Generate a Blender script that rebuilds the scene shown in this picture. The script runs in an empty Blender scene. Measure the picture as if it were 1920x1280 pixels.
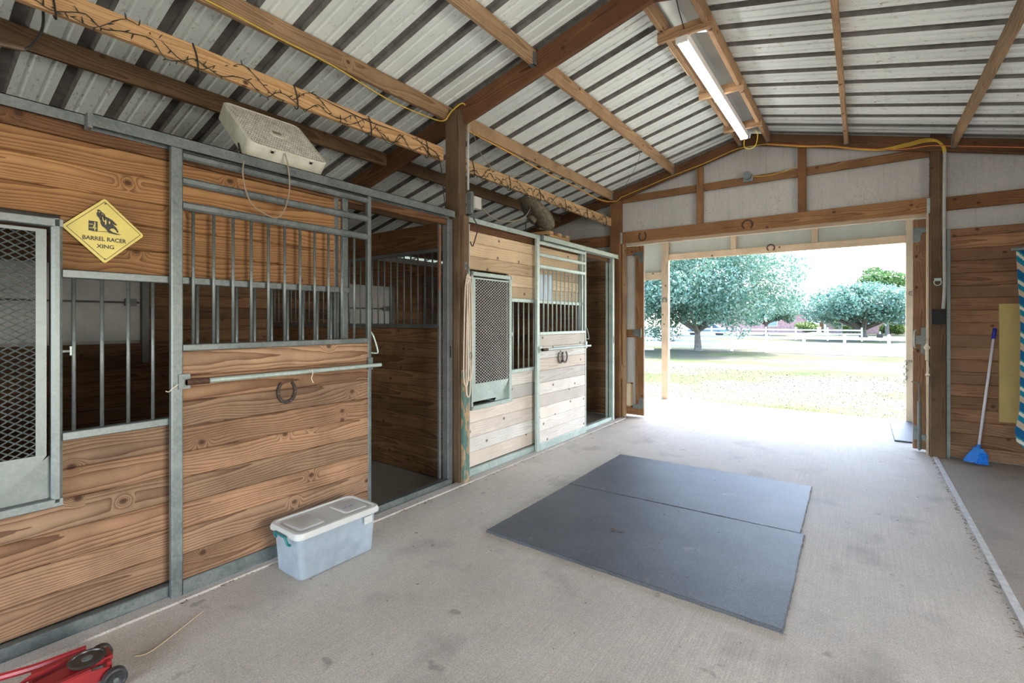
import bpy, math, random
import numpy as np
from mathutils import Matrix, Vector, Quaternion
random.seed(7); rng = np.random.default_rng(5)
S = bpy.context.scene
R = math.radians

# ------------------------------------------------------------------ camera
THETA = math.atan(656 / 900)
cd = bpy.data.cameras.new('camera'); cam = bpy.data.objects.new('camera', cd); S.collection.objects.link(cam)
cam.location = (0, 0, 1.5); cam.rotation_euler = (R(90), 0, THETA)
cd.sensor_width = 36; cd.lens = 16.875; cd.shift_y = -39 / 1920; cd.clip_start = 0.05; cd.clip_end = 500
S.camera = cam
# ------------------------------------------------------------------ sky, sun, exposure
SUN_DIR = Vector((0.9, 1.62, 2.66)).normalized()          # towards the sun
w = bpy.data.worlds.new('sky'); S.world = w; w.use_nodes = True
nt = w.node_tree; nt.nodes.clear()
sk = nt.nodes.new('ShaderNodeTexSky'); sk.sky_type = 'NISHITA'; sk.sun_disc = False
sk.sun_elevation = math.asin(SUN_DIR.z); sk.sun_rotation = math.atan2(SUN_DIR.x, SUN_DIR.y)
sk.air_density = 1.0; sk.dust_density = 1.8; sk.ozone_density = 1.0
bg = nt.nodes.new('ShaderNodeBackground'); bg.inputs[1].default_value = 0.88
wo = nt.nodes.new('ShaderNodeOutputWorld')
nt.links.new(sk.outputs[0], bg.inputs[0]); nt.links.new(bg.outputs[0], wo.inputs[0])
def light(name, kind, loc, energy, color, direction=None, size=None, spread=None):
    l = bpy.data.lights.new(name, kind); l.energy = energy; l.color = color
    o = bpy.data.objects.new(name, l); S.collection.objects.link(o); o.location = loc
    if direction is not None: o.rotation_euler = Vector(direction).to_track_quat('-Z', 'Y').to_euler()
    if size: l.shape = 'RECTANGLE'; l.size, l.size_y = size
    if spread: l.spread = spread
    return o
sun = light('sun', 'SUN', (5, 9, 20), 9.5, (1.0, 0.95, 0.87), -SUN_DIR); sun.data.angle = R(0.6)
# added fill lamps in the unseen rear doorway and right bay, behind the camera
light('rear_fill', 'AREA', (-1.2, -4.4, 1.2), 45, (1.0, 0.93, 0.84), (0, 1, -0.30), (3.6, 2.0), R(140))
light('side_fill', 'AREA', (4.3, 1.3, 1.1), 75, (1.0, 0.92, 0.82), (-1, 0.0, -0.22), (2.3, 1.9), R(140))
S.view_settings.view_transform = 'Standard'; S.view_settings.look = 'None'
S.view_settings.gamma = 1; S.view_settings.use_curve_mapping = False
S.view_settings.exposure = 1.28

# ------------------------------------------------------------------ materials
class N:
    def __init__(s, name):
        s.m = bpy.data.materials.new(name); s.m.use_nodes = True; s.t = s.m.node_tree
        s.b = s.t.nodes['Principled BSDF']; s.out = s.t.nodes['Material Output']
    def n(s, typ, props=None, **inp):
        x = s.t.nodes.new(typ)
        for k, v in (props or {}).items(): setattr(x, k, v)
        for k, v in inp.items():
            k = k.replace('_', ' ') if k.replace('_', ' ') in x.inputs else k
            s.set(x, k, v)
        return x
    def set(s, x, k, v):
        i = x.inputs[int(k[1:])] if (k[0] == 'i' and k[1:].isdigit()) else x.inputs[k]
        if isinstance(v, bpy.types.NodeSocket): s.t.links.new(v, i)
        else: i.default_value = v
    def math(s, op, a, b=0.0, c=0.0, clamp=False):
        x = s.n('ShaderNodeMath', {'operation': op, 'use_clamp': clamp}, i0=a, i1=b, i2=c); return x.outputs[0]
    def vmath(s, op, a, b=(0, 0, 0)):
        x = s.n('ShaderNodeVectorMath', {'operation': op}, i0=a, i1=b); return x.outputs[0]
    def coord(s, which='Object'): return s.n('ShaderNodeTexCoord').outputs[which]
    def noise(s, vec, scale, detail=3, rough=0.55, out=0):
        return s.n('ShaderNodeTexNoise', Vector=vec, Scale=scale, Detail=detail, Roughness=rough).outputs[out]
    def ramp(s, fac, stops):
        x = s.n('ShaderNodeValToRGB', i0=fac); e = x.color_ramp.elements
        while len(e) < len(stops): e.new(0.5)
        for q, (p, c) in zip(e, stops):
            q.position = p; q.color = (*c, 1) if len(c) == 3 else c
        return x.outputs[0]
    def gray(s, fac, a, va, b, vb): return s.ramp(fac, [(a, (va,)*3), (b, (vb,)*3)])
    def mix(s, fac, a, b, mode='MIX'):
        x = s.n('ShaderNodeMix', {'data_type': 'RGBA', 'blend_type': mode})
        s.set(x, 'i0', fac)
        for i, v in ((6, a), (7, b)):
            if isinstance(v, bpy.types.NodeSocket): s.t.links.new(v, x.inputs[i])
            else: x.inputs[i].default_value = (*v, 1) if len(v) == 3 else v
        return x.outputs[2]
    def bump(s, h, strength=0.3, dist=0.002):
        x = s.n('ShaderNodeBump', Height=h, Strength=strength, Distance=dist); s.set(s.b, 'Normal', x.outputs[0])
    def fin(s, color=None, rough=0.6, metal=0.0, spec=0.5):
        if color is not None: s.set(s.b, 'Base Color', color if isinstance(color, bpy.types.NodeSocket) else (*color, 1))
        s.set(s.b, 'Roughness', rough); s.set(s.b, 'Metallic', metal); s.set(s.b, 'Specular IOR Level', spec)
        return s.m

def wood(name, light_c, dark_c, knot_c=(0.07, 0.03, 0.015), contrast=1.0, knots=1.0, dirt=0.35, rough=0.72, ring=34):
    """plain-sawn pine: growth rings bent around knots, grain along local X"""
    s = N(name)
    oi = s.n('ShaderNodeObjectInfo').outputs['Random']
    co = s.coord()
    r1 = s.math('MULTIPLY', oi, 37.0); r2 = s.math('MULTIPLY', oi, 91.0)
    sh = s.n('ShaderNodeCombineXYZ', X=r1, Y=r2, Z=s.math('MULTIPLY', oi, 13.0)).outputs[0]
    p = s.vmath('ADD', co, sh)
    long_ = s.vmath('MULTIPLY', p, (1.1, 4.0, 4.0))
    # knots
    sc = s.n('ShaderNodeSeparateXYZ', Vector=p)
    vec2 = s.n('ShaderNodeCombineXYZ', X=sc.outputs[0], Y=s.math('ADD', sc.outputs[1], sc.outputs[2]), Z=0.0).outputs[0]
    vn = s.n('ShaderNodeTexVoronoi', {'feature': 'F1', 'voronoi_dimensions': '2D'}, Vector=s.vmath('MULTIPLY', vec2, (1.0, 1.25, 1.0)), Scale=5.5, Randomness=0.9)
    keep = s.math('GREATER_THAN', s.n('ShaderNodeSeparateColor', Color=vn.outputs['Color']).outputs[0], 1.0 - 0.13 * knots)
    vk = vn.outputs['Distance']
    kn = s.math('MULTIPLY', s.math('POWER', s.math('SUBTRACT', 1.0, s.math('MULTIPLY', vk, 2.4), clamp=True), 2.2), keep)
    core = s.math('MULTIPLY', s.math('SUBTRACT', 1.0, s.math('MULTIPLY', s.math('SUBTRACT', vk, 0.06), 14.0), clamp=True), keep)
    # rings
    n1 = s.math('SUBTRACT', s.noise(long_, 1.0, 2.0, 0.5), 0.5)
    n2 = s.math('SUBTRACT', s.noise(s.vmath('MULTIPLY', p, (6, 30, 30)), 1.0, 2.0, 0.6), 0.5)
    sep = s.n('ShaderNodeSeparateXYZ', Vector=co)
    frac = s.math('FRACT', s.math('MULTIPLY', oi, 17.3))
    oy = s.math('MULTIPLY', s.math('SUBTRACT', frac, 0.5), 0.12)
    fz = s.math('ADD', s.math('MULTIPLY', s.math('FRACT', s.math('MULTIPLY', oi, 53.1)), 0.07), 0.015)
    y = s.math('ADD', s.math('ADD', sep.outputs[1], sep.outputs[2]), s.math('ADD', oy, s.math('MULTIPLY', n1, 0.16)))
    z = s.math('ADD', s.math('MULTIPLY', sep.outputs[0], 0.018), fz)
    d = s.math('SQRT', s.math('ADD', s.math('MULTIPLY', y, y), s.math('MULTIPLY', z, z)))
    d = s.math('ADD', d, s.math('ADD', s.math('MULTIPLY', n2, 0.005), s.math('MULTIPLY', kn, 0.075)))
    wv = s.math('FRACT', s.math('MULTIPLY', d, ring * 2.3))
    wv = s.math('POWER', wv, 2.0)
    fine = s.noise(s.vmath('MULTIPLY', p, (3, 130, 130)), 1.0, 2.0, 0.6)
    fac = s.math('ADD', s.math('MULTIPLY', wv, 0.95 * contrast), s.math('MULTIPLY', s.math('SUBTRACT', fine, 0.42), 0.5), clamp=True)
    col = s.mix(fac, light_c, dark_c)
    tone = s.math('FRACT', s.math('MULTIPLY', oi, 29.7))
    col = s.mix(1.0, col, s.gray(tone, 0.0, 0.74, 1.0, 1.18), 'MULTIPLY')
    hue = s.math('FRACT', s.math('MULTIPLY', oi, 71.7))
    col = s.mix(1.0, col, s.ramp(hue, [(0, (1.06, 0.97, 0.90)), (1, (0.97, 1.0, 1.02))]), 'MULTIPLY')
    col = s.mix(s.math('MULTIPLY', core, 0.9), col, knot_c)
    g = s.noise(s.vmath('ADD', co, sh), 2.2, 5, 0.65)
    col = s.mix(1.0, col, s.gray(g, 0.32, 1.0 - dirt, 0.62, 1.08), 'MULTIPLY')
    s.bump(fac, 0.35, 0.0015)
    return s.fin(col, rough, 0, 0.3)

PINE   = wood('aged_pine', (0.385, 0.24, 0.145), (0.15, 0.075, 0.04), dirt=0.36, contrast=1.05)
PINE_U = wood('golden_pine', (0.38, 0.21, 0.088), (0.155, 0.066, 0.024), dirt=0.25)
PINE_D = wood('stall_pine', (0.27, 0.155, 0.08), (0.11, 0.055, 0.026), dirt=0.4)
BLEACH = wood('bleached_daylit_pine', (0.78, 0.745, 0.70), (0.56, 0.50, 0.45), (0.13, 0.10, 0.08), 0.75, 1.0, 0.12)  # sun-bleached wood, with strong doorway daylight also put into the colour
BLEACH_LIT_U = wood('pale_tan_pine', (0.66, 0.52, 0.35), (0.44, 0.30, 0.17), (0.14, 0.08, 0.05), 0.8, 1.0, 0.14)  # upper planks: bleaching and daylight both in the tan
FRAME  = wood('treated_framing', (0.31, 0.16, 0.07), (0.14, 0.062, 0.025), dirt=0.3, knots=0.8)
RAFTER = wood('dark_rafter_wood', (0.19, 0.092, 0.04), (0.075, 0.033, 0.015), dirt=0.35, knots=0.7)
PURLIN = wood('pale_purlin_wood', (0.50, 0.33, 0.19), (0.27, 0.155, 0.075), dirt=0.3, knots=0.8)
FRESH  = wood('fresh_yellow_pine', (0.55, 0.37, 0.19), (0.33, 0.19, 0.085), dirt=0.18)
POST   = wood('grey_brown_post_wood', (0.17, 0.11, 0.062), (0.08, 0.047, 0.025), dirt=0.4)
PORCHW = wood('pale_porch_timber', (0.64, 0.53, 0.40), (0.48, 0.37, 0.26), dirt=0.2)
RWALL  = wood('brown_wall_pine', (0.35, 0.20, 0.115), (0.16, 0.078, 0.038), dirt=0.35)

def galv(name, c1, c2, rough=0.42, metal=0.55):
    s = N(name); co = s.coord()
    v = s.n('ShaderNodeTexVoronoi', Vector=co, Scale=70.0).outputs['Color']
    f = s.n('ShaderNodeSeparateColor', Color=v).outputs[0]
    n = s.noise(co, 5, 5, 0.6)
    f = s.math('ADD', s.math('MULTIPLY', f, 0.22), s.math('MULTIPLY', n, 0.8))
    col = s.ramp(f, [(0.28, c1), (0.78, c2)])
    st = s.noise(co, 11, 6, 0.7)
    col = s.mix(s.gray(st, 0.6, 0, 0.75, 0.6), col, (0.16, 0.15, 0.13))
    s.bump(st, 0.15, 0.001)
    return s.fin(col, s.gray(f, 0.2, rough - 0.08, 0.8, rough + 0.12), metal, 0.5)
GALV = galv('galvanized_steel', (0.115, 0.14, 0.14), (0.235, 0.265, 0.26))
GALV_L = galv('bright_galvanized_steel', (0.32, 0.40, 0.375), (0.52, 0.61, 0.57), 0.48, 0.35)
MESHM = galv('pale_mesh_steel', (0.50, 0.52, 0.50), (0.68, 0.69, 0.66), 0.5, 0.2)
GALV_D = galv('dull_galvanized_steel', (0.13, 0.14, 0.145), (0.24, 0.26, 0.26), 0.5, 0.5)

def plain(name, c, rough=0.6, metal=0.0, var=0.12, scale=12, spec=0.5, bump=0.05):
    s = N(name); co = s.coord(); n = s.noise(co, scale, 5, 0.6)
    col = s.mix(s.gray(n, 0.3, 0, 0.7, 1), tuple(x * (1 - var) for x in c), tuple(min(1, x * (1 + var)) for x in c))
    if bump: s.bump(n, bump, 0.002)
    return s.fin(col, rough, metal, spec)

def roof_mat():
    s = N('white_roof_sheet'); co = s.coord()
    big = s.noise(co, 1.3, 4, 0.6)
    col = s.ramp(big, [(0.3, (0.68, 0.75, 0.715)), (0.7, (0.80, 0.86, 0.83))])
    sp = s.noise(s.vmath('MULTIPLY', co, (5, 13, 13)), 3.0, 6, 0.75)
    msk = s.gray(s.noise(co, 0.8, 3, 0.6), 0.35, 0.15, 0.65, 1.0)
    spots = s.math('MULTIPLY', s.gray(sp, 0.56, 0, 0.66, 0.9), msk)
    col = s.mix(spots, col, (0.22, 0.15, 0.10))
    return s.fin(col, 0.42, 0.0, 0.5)
ROOF = roof_mat()
RIB = plain('dark_rib_channels', (0.17, 0.165, 0.15), 0.8, var=0.3, scale=14, bump=0)  # darker tone for the walls and tops of the major ribs
def siding_mat(name, a, b, d):
    s = N(name); co = s.coord('Object')
    n = s.noise(co, 2.0, 4, 0.6)
    col = s.ramp(n, [(0.3, a), (0.7, b)])
    sp = s.noise(co, 75, 4, 0.8)
    m = s.gray(s.noise(co, 1.6, 3, 0.6), 0.35, 0.1, 0.65, 0.8)
    col = s.mix(s.math('MULTIPLY', s.gray(sp, 0.52, 0, 0.64, 1), m), col, d)
    st = s.noise(s.vmath('MULTIPLY', co, (22, 22, 1.0)), 1.5, 4, 0.7)
    col = s.mix(s.gray(st, 0.55, 0, 0.8, 0.5), col, d)
    return s.fin(col, 0.6, 0, 0.3)
SIDING = siding_mat('specked_white_siding', (0.44, 0.43, 0.405), (0.55, 0.54, 0.52), (0.25, 0.23, 0.21))
SIDING_P = siding_mat('porch_siding_inside', (0.52, 0.54, 0.49), (0.60, 0.61, 0.57), (0.46, 0.46, 0.40))
EXTERIOR = plain('exterior_siding_paint', (0.6, 0.6, 0.56), 0.5)

def concrete_mat(name, a, b, broom=0.5):
    s = N(name); co = s.coord('Object')
    n = s.noise(co, 1.1, 5, 0.62)
    col = s.ramp(n, [(0.3, a), (0.7, b)])
    grit = s.noise(co, 130, 3, 0.75)
    col = s.mix(1.0, col, s.gray(grit, 0.3, 0.68, 0.7, 1.24), 'MULTIPLY')
    g2 = s.noise(co, 26, 4, 0.7)
    col = s.mix(1.0, col, s.gray(g2, 0.3, 0.93, 0.7, 1.06), 'MULTIPLY')
    stain = s.noise(co, 2.6, 3, 0.5)
    col = s.mix(s.gray(stain, 0.56, 0, 0.74, 0.45), col, (0.20, 0.18, 0.165))
    sp = s.noise(co, 7.5, 2, 0.5)
    col = s.mix(s.gray(sp, 0.70, 0, 0.76, 0.5), col, (0.16, 0.14, 0.12))
    # broom finish: fine lines running along the aisle
    br = s.noise(s.vmath('MULTIPLY', co, (115, 2.0, 1)), 1.0, 3, 0.6)
    bx = s.n('ShaderNodeSeparateXYZ', Vector=co)
    bm = s.math('MULTIPLY', s.gray(s.noise(co, 0.7, 2, 0.5), 0.35, 0.25, 0.6, 1.0), broom)
    col = s.mix(bm, col, s.mix(1.0, col, s.gray(br, 0.35, 0.80, 0.65, 1.15), 'MULTIPLY'))
    h = s.math('ADD', s.math('MULTIPLY', grit, 0.6), s.math('MULTIPLY', br, 0.6 * broom))
    s.bump(h, 0.35, 0.003)
    return s.fin(col, s.gray(n, 0.3, 0.60, 0.7, 0.76), 0, 0.35)
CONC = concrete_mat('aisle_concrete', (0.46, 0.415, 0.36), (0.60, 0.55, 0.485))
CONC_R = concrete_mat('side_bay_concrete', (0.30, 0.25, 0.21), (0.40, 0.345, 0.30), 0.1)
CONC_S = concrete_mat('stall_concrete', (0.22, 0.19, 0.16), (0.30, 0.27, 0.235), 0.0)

def rubber_mat():
    s = N('rubber_mat_material'); co = s.coord()
    n = s.noise(co, 2.0, 4, 0.6); g = s.noise(co, 160, 3, 0.8)
    col = s.ramp(n, [(0.3, (0.058, 0.064, 0.076)), (0.7, (0.100, 0.108, 0.125))])
    col = s.mix(1.0, col, s.gray(g, 0.35, 0.6, 0.68, 1.5), 'MULTIPLY')
    d = s.noise(co, 4.5, 3, 0.6)
    col = s.mix(s.gray(d, 0.66, 0, 0.76, 0.5), col, (0.30, 0.24, 0.17))
    s.bump(g, 0.4, 0.003)
    return s.fin(col, 0.5, 0, 0.5)
RUBBER = rubber_mat()
BLACK = plain('black_plastic', (0.012, 0.012, 0.014), 0.6, spec=0.25)
DARK = plain('dark_void', (0.02, 0.018, 0.016), 0.9)
YELLOW = plain('sign_yellow', (0.70, 0.585, 0.15), 0.45, var=0.06)
SIGNBLACK = plain('sign_black', (0.03, 0.027, 0.02), 0.5)
RUST = plain('rusty_iron', (0.10, 0.055, 0.035), 0.75, 0.5, 0.4, 60)
IRON = plain('dark_iron', (0.06, 0.045, 0.04), 0.55, 0.6, 0.3, 60)
WIRE_D = plain('black_wire', (0.02, 0.018, 0.015), 0.5)
WIRE_G = plain('green_black_wire', (0.025, 0.03, 0.02), 0.5)
WIRE_Y = plain('yellow_cable', (0.62, 0.42, 0.05), 0.5)
WIRE_O = plain('orange_cable', (0.62, 0.20, 0.06), 0.5)
CORD = plain('tan_cord', (0.28, 0.22, 0.15), 0.7)
ROPE = plain('cotton_rope', (0.66, 0.54, 0.43), 0.9, var=0.25, scale=150, bump=0.5)
FANP = plain('dusty_white_plastic', (0.60, 0.60, 0.50), 0.55, var=0.2, scale=9)
FANG = plain('dusty_grille_plastic', (0.74, 0.72, 0.66), 0.6, var=0.2, scale=20)
DUST = plain('dust_caked_metal', (0.17, 0.145, 0.10), 0.95, var=0.5, scale=35, bump=0.8)
RED = plain('red_jack_paint', (0.28, 0.014, 0.018), 0.38, var=0.25, scale=8)
STICK = plain('worn_cream_sticker', (0.50, 0.45, 0.34), 0.6, var=0.2, scale=30)
GREYPRINT = plain('grey_print', (0.26, 0.25, 0.22), 0.6)
BROOMB = plain('blue_bristles', (0.015, 0.20, 0.70), 0.55, var=0.35, scale=60)
BLUEP = plain('blue_plastic', (0.012, 0.03, 0.38), 0.4)
WHITEP = plain('white_painted_tube', (0.72, 0.70, 0.80), 0.35, var=0.04)
WHITEM = plain('white_shutter_metal', (0.60, 0.62, 0.60), 0.5, var=0.08)
PLY = plain('yellow_board', (0.50, 0.37, 0.135), 0.6, var=0.12, scale=5)
TEAL = plain('teal_plastic', (0.01, 0.15, 0.16), 0.4)
CONDUIT = plain('grey_plastic_conduit', (0.42, 0.42, 0.40), 0.5)
LTWHITE = plain('white_fixture_metal', (0.78, 0.80, 0.78), 0.35, var=0.03)
FENCE = plain('white_vinyl', (0.80, 0.82, 0.84), 0.5, var=0.03)
ROAD = plain('pale_road', (0.55, 0.52, 0.48), 0.9)
BRICK = plain('far_brick', (0.42, 0.24, 0.22), 0.9, var=0.3, scale=3)
HROOF = plain('far_shingles', (0.45, 0.38, 0.36), 0.9)
BARK = plain('oak_bark', (0.15, 0.13, 0.11), 0.95, var=0.4, scale=10, bump=0.6)
CARB = plain('blue_car_paint', (0.05, 0.14, 0.35), 0.3)
GLASSD = plain('dark_glass', (0.03, 0.035, 0.04), 0.1)
CREAM = plain('cream_siding', (0.66, 0.56, 0.42), 0.6)

def greenpaint():
    s = N('flaking_green_paint'); co = s.coord()
    n = s.noise(s.vmath('MULTIPLY', co, (3, 9, 9)), 2.2, 5, 0.7)
    col = s.mix(s.gray(n, 0.44, 0, 0.54, 1), (0.42, 0.27, 0.15), (0.085, 0.17, 0.145))
    return s.fin(col, 0.8, 0, 0.3)
GREENP = greenpaint()
def tube_mat():
    s = N('lit_fluorescent_tube'); s.fin((1, 1, 1), 0.4)
    s.set(s.b, 'Emission Color', (1.0, 0.97, 0.93, 1)); s.set(s.b, 'Emission Strength', 6.0); return s.m
TUBE = tube_mat()
def plastic_clear():
    s = N('cloudy_clear_plastic'); co = s.coord()
    n = s.noise(co, 14, 4, 0.6)
    t = s.t; tr = s.n('ShaderNodeBsdfTransparent', Color=(0.93, 0.96, 0.99, 1))
    s.fin((0.70, 0.77, 0.84), 0.32, 0, 0.5)
    s.set(s.b, 'Subsurface Weight', 0.0)
    tl = s.n('ShaderNodeBsdfTranslucent', Color=(0.78, 0.85, 0.92, 1))
    m1 = s.n('ShaderNodeMixShader', i0=0.45); t.links.new(s.b.outputs[0], m1.inputs[1]); t.links.new(tl.outputs[0], m1.inputs[2])
    m2 = s.n('ShaderNodeMixShader', i0=s.gray(n, 0.3, 0.30, 0.7, 0.40)); t.links.new(tr.outputs[0], m2.inputs[1]); t.links.new(m1.outputs[0], m2.inputs[2])
    t.links.new(m2.outputs[0], s.out.inputs[0]); return s.m
CLEAR = plastic_clear()
def lid_mat():
    s = N('milky_lid_plastic'); s.fin((0.68, 0.69, 0.67), 0.35, 0, 0.5)
    tl = s.n('ShaderNodeBsdfTranslucent', Color=(0.8, 0.82, 0.82, 1))
    m1 = s.n('ShaderNodeMixShader', i0=0.3); s.t.links.new(s.b.outputs[0], m1.inputs[1]); s.t.links.new(tl.outputs[0], m1.inputs[2])
    s.t.links.new(m1.outputs[0], s.out.inputs[0]); return s.m
LID = lid_mat()
def leaf_mat(name, a, b, c):
    s = N(name); co = s.coord()
    n = s.noise(co, 1.4, 4, 0.7); n2 = s.noise(co, 9, 2, 0.6)
    f = s.math('ADD', s.math('MULTIPLY', n, 0.5), s.math('MULTIPLY', n2, 0.5))
    col = s.ramp(f, [(0.36, a), (0.52, b), (0.66, c)])
    s.fin(col, 0.45, 0, 0.5)
    tl = s.n('ShaderNodeBsdfTranslucent', Color=col)
    m1 = s.n('ShaderNodeMixShader', i0=0.3); s.t.links.new(s.b.outputs[0], m1.inputs[1]); s.t.links.new(tl.outputs[0], m1.inputs[2])
    s.t.links.new(m1.outputs[0], s.out.inputs[0]); return s.m
LEAF1 = leaf_mat('oak_leaves', (0.035, 0.11, 0.08), (0.12, 0.24, 0.175), (0.42, 0.46, 0.39))  # palest stop puts warm-white sun highlights into the leaf colour
LEAF2 = leaf_mat('pine_needles', (0.04, 0.10, 0.03), (0.10, 0.19, 0.05), (0.18, 0.27, 0.09))
LEAF3 = leaf_mat('yellow_green_shrub', (0.05, 0.10, 0.02), (0.12, 0.18, 0.03), (0.2, 0.24, 0.06))
def ground_mat():
    s = N('bleached_lawn'); co = s.coord()
    n = s.noise(co, 0.22, 4, 0.6); g = s.noise(co, 9.0, 5, 0.75)
    f = s.math('ADD', s.math('MULTIPLY', n, 0.55), s.math('MULTIPLY', g, 0.45))
    col = s.ramp(f, [(0.36, (0.030, 0.068, 0.013)), (0.45, (0.062, 0.075, 0.027)), (0.53, (0.092, 0.082, 0.064))])
    return s.fin(col, 0.95, 0, 0.1)
LAWN = ground_mat()
def blanket_mat():
    s = N('striped_blanket'); co = s.coord('Object')
    sx = s.n('ShaderNodeSeparateXYZ', Vector=co)
    k = s.math('FRACT', s.math('MULTIPLY', s.math('ADD', sx.outputs[2], s.math('MULTIPLY', s.math('ADD', sx.outputs[0], sx.outputs[1]), 0.7)), 4.2))
    n = s.noise(co, 90, 3, 0.7)
    k = s.math('ADD', k, s.math('MULTIPLY', s.math('SUBTRACT', n, 0.5), 0.12))
    x = s.n('ShaderNodeValToRGB', i0=k); x.color_ramp.interpolation = 'CONSTANT'
    e = x.color_ramp.elements
    for _ in range(3): e.new(0.5)
    for q, (p, c) in zip(e, [(0, (0.008, 0.085, 0.20)), (0.34, (0.36, 0.29, 0.23)), (0.58, (0.01, 0.15, 0.24)), (0.80, (0.50, 0.47, 0.42)), (0.93, (0.03, 0.20, 0.23))]):
        q.position = p; q.color = (*c, 1)
    s.bump(n, 0.8, 0.004)
    return s.fin(x.outputs[0], 0.95, 0, 0.1)
BLANK = blanket_mat()

# ------------------------------------------------------------------ object helpers
WM = {}
I4 = Matrix.Identity(4)
def place(o, m, parent=None):
    WM[o.name] = m
    if parent is not None:
        o.parent = parent; o.matrix_basis = WM[parent.name].inverted() @ m
    else: o.matrix_basis = m
    return o
def add(name, me, m, parent=None, mat=None):
    o = bpy.data.objects.new(name, me); S.collection.objects.link(o)
    if mat and not me.materials: me.materials.append(mat)
    return place(o, m, parent)
def tag(o, label=None, cat=None, group=None, kind=None):
    if label: o['label'] = label
    if cat: o['category'] = cat
    if group: o['group'] = group
    if kind: o['kind'] = kind
    return o
def thing(name, label, cat, loc=(0, 0, 0), group=None, rotz=0.0, kind=None):
    o = bpy.data.objects.new(name, None); S.collection.objects.link(o); o.empty_display_size = 0.1
    place(o, Matrix.Translation(loc) @ Matrix.Rotation(rotz, 4, 'Z'))
    return tag(o, label, cat, group, kind)
class MB:
    def __init__(s): s.v = []; s.f = []
    def poly(s, pts, faces):
        b = len(s.v); s.v += [tuple(p) for p in pts]; s.f += [tuple(b + i for i in f) for f in faces]; return s
    def box(s, lo, hi, m=None):
        (a, b, c), (d, e, f) = lo, hi
        p = [(a, b, c), (d, b, c), (d, e, c), (a, e, c), (a, b, f), (d, b, f), (d, e, f), (a, e, f)]
        if m is not None: p = [tuple(m @ Vector(q)) for q in p]
        return s.poly(p, [(0, 3, 2, 1), (4, 5, 6, 7), (0, 1, 5, 4), (1, 2, 6, 5), (2, 3, 7, 6), (3, 0, 4, 7)])
    def tube(s, pts, r, n=6, caps=True, radii=None):
        pts = [Vector(p) for p in pts]; rings = []
        up = None
        for i, p in enumerate(pts):
            t = (pts[min(i + 1, len(pts) - 1)] - pts[max(i - 1, 0)])
            if t.length < 1e-9: t = Vector((0, 0, 1))
            t.normalize()
            if up is None: up = Vector((0, 0, 1)) if abs(t.z) < 0.9 else Vector((1, 0, 0))
            a = t.cross(up)
            if a.length < 1e-5: a = t.orthogonal()
            a.normalize(); b = a.cross(t).normalized(); up = b
            rr = radii[i] if radii else r
            rings.append([p + (a * math.cos(k * 2 * math.pi / n) + b * math.sin(k * 2 * math.pi / n)) * rr for k in range(n)])
        base = len(s.v)
        for g in rings: s.v += [tuple(q) for q in g]
        for i in range(len(pts) - 1):
            for k in range(n):
                k2 = (k + 1) % n
                s.f.append((base + i * n + k, base + i * n + k2, base + (i + 1) * n + k2, base + (i + 1) * n + k))
        if caps:
            s.f.append(tuple(base + k for k in reversed(range(n)))); e = base + (len(pts) - 1) * n
            s.f.append(tuple(e + k for k in range(n)))
        return s
    def disc_prism(s, c, axis, r, h, n=24, r2=None):
        c = Vector(c); ax = Vector(axis).normalized()
        return s.tube([c, c + ax * h], r, n, True, [r, r2 if r2 is not None else r])
    def extr(s, outline, d):
        """closed outline (3D points) extruded by vector d"""
        n = len(outline); d = Vector(d); o = [Vector(p) for p in outline]
        return s.poly([tuple(p) for p in o] + [tuple(p + d) for p in o],
                      [tuple(reversed(range(n))), tuple(range(n, 2 * n))] + [(i, (i + 1) % n, n + (i + 1) % n, n + i) for i in range(n)])
    def build(s, name, mat, parent=None, smooth=False, m=None):
        """vertices in world space (m None) re-centred, or in the local space of m"""
        v = np.array(s.v, dtype=float)
        if m is None:
            c = (v.min(0) + v.max(0)) / 2; v = v - c; m = Matrix.Translation(c)
        me = bpy.data.meshes.new(name); me.from_pydata(v.tolist(), [], s.f)
        me.materials.append(mat)
        if smooth:
            me.polygons.foreach_set('use_smooth', [True] * len(me.polygons))
            try: me.set_sharp_from_angle(angle=R(40))
            except Exception: pass
        me.update()
        return add(name, me, m, parent)
MESH = {}
def cbox_mesh(L, W_, H_, c, mat, key='timber'):
    k = (round(L, 3), round(W_, 4), round(H_, 4), c, mat.name)
    if k in MESH: return MESH[k]
    x, y, z = L / 2, W_ / 2, H_ / 2
    pr = [(y - c, -z), (y, -z + c), (y, z - c), (y - c, z), (-y + c, z), (-y, z - c), (-y, -z + c), (-y + c, -z)]
    v = [(-x, a, b) for a, b in pr] + [(x, a, b) for a, b in pr]
    f = [tuple(reversed(range(8))), tuple(range(8, 16))] + [(i, (i + 1) % 8, 8 + (i + 1) % 8, 8 + i) for i in range(8)]
    f = [tuple(reversed(q)) for q in f]
    me = bpy.data.meshes.new(key); me.from_pydata(v, [], f); me.materials.append(mat); me.update(); MESH[k] = me
    return me
def bar(name, p0, p1, w, h, mat, parent=None, up=(0, 0, 1), c=0.004):
    """timber or tube from p0 to p1: w = width across, h = depth along `up`"""
    p0, p1 = Vector(p0), Vector(p1); t = (p1 - p0); L = t.length; t.normalize(); u = Vector(up)
    y = u.cross(t)
    if y.length < 1e-4: y = Vector((1, 0, 0)).cross(t) if abs(t.x) < 0.9 else Vector((0, 1, 0)).cross(t)
    y.normalize(); z = t.cross(y)
    m = Matrix((( t.x, y.x, z.x, 0), (t.y, y.y, z.y, 0), (t.z, y.z, z.z, 0), (0, 0, 0, 1))); m.translation = (p0 + p1) / 2
    return add(name, cbox_mesh(L, w, h, c, mat, name), m, parent)
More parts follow.
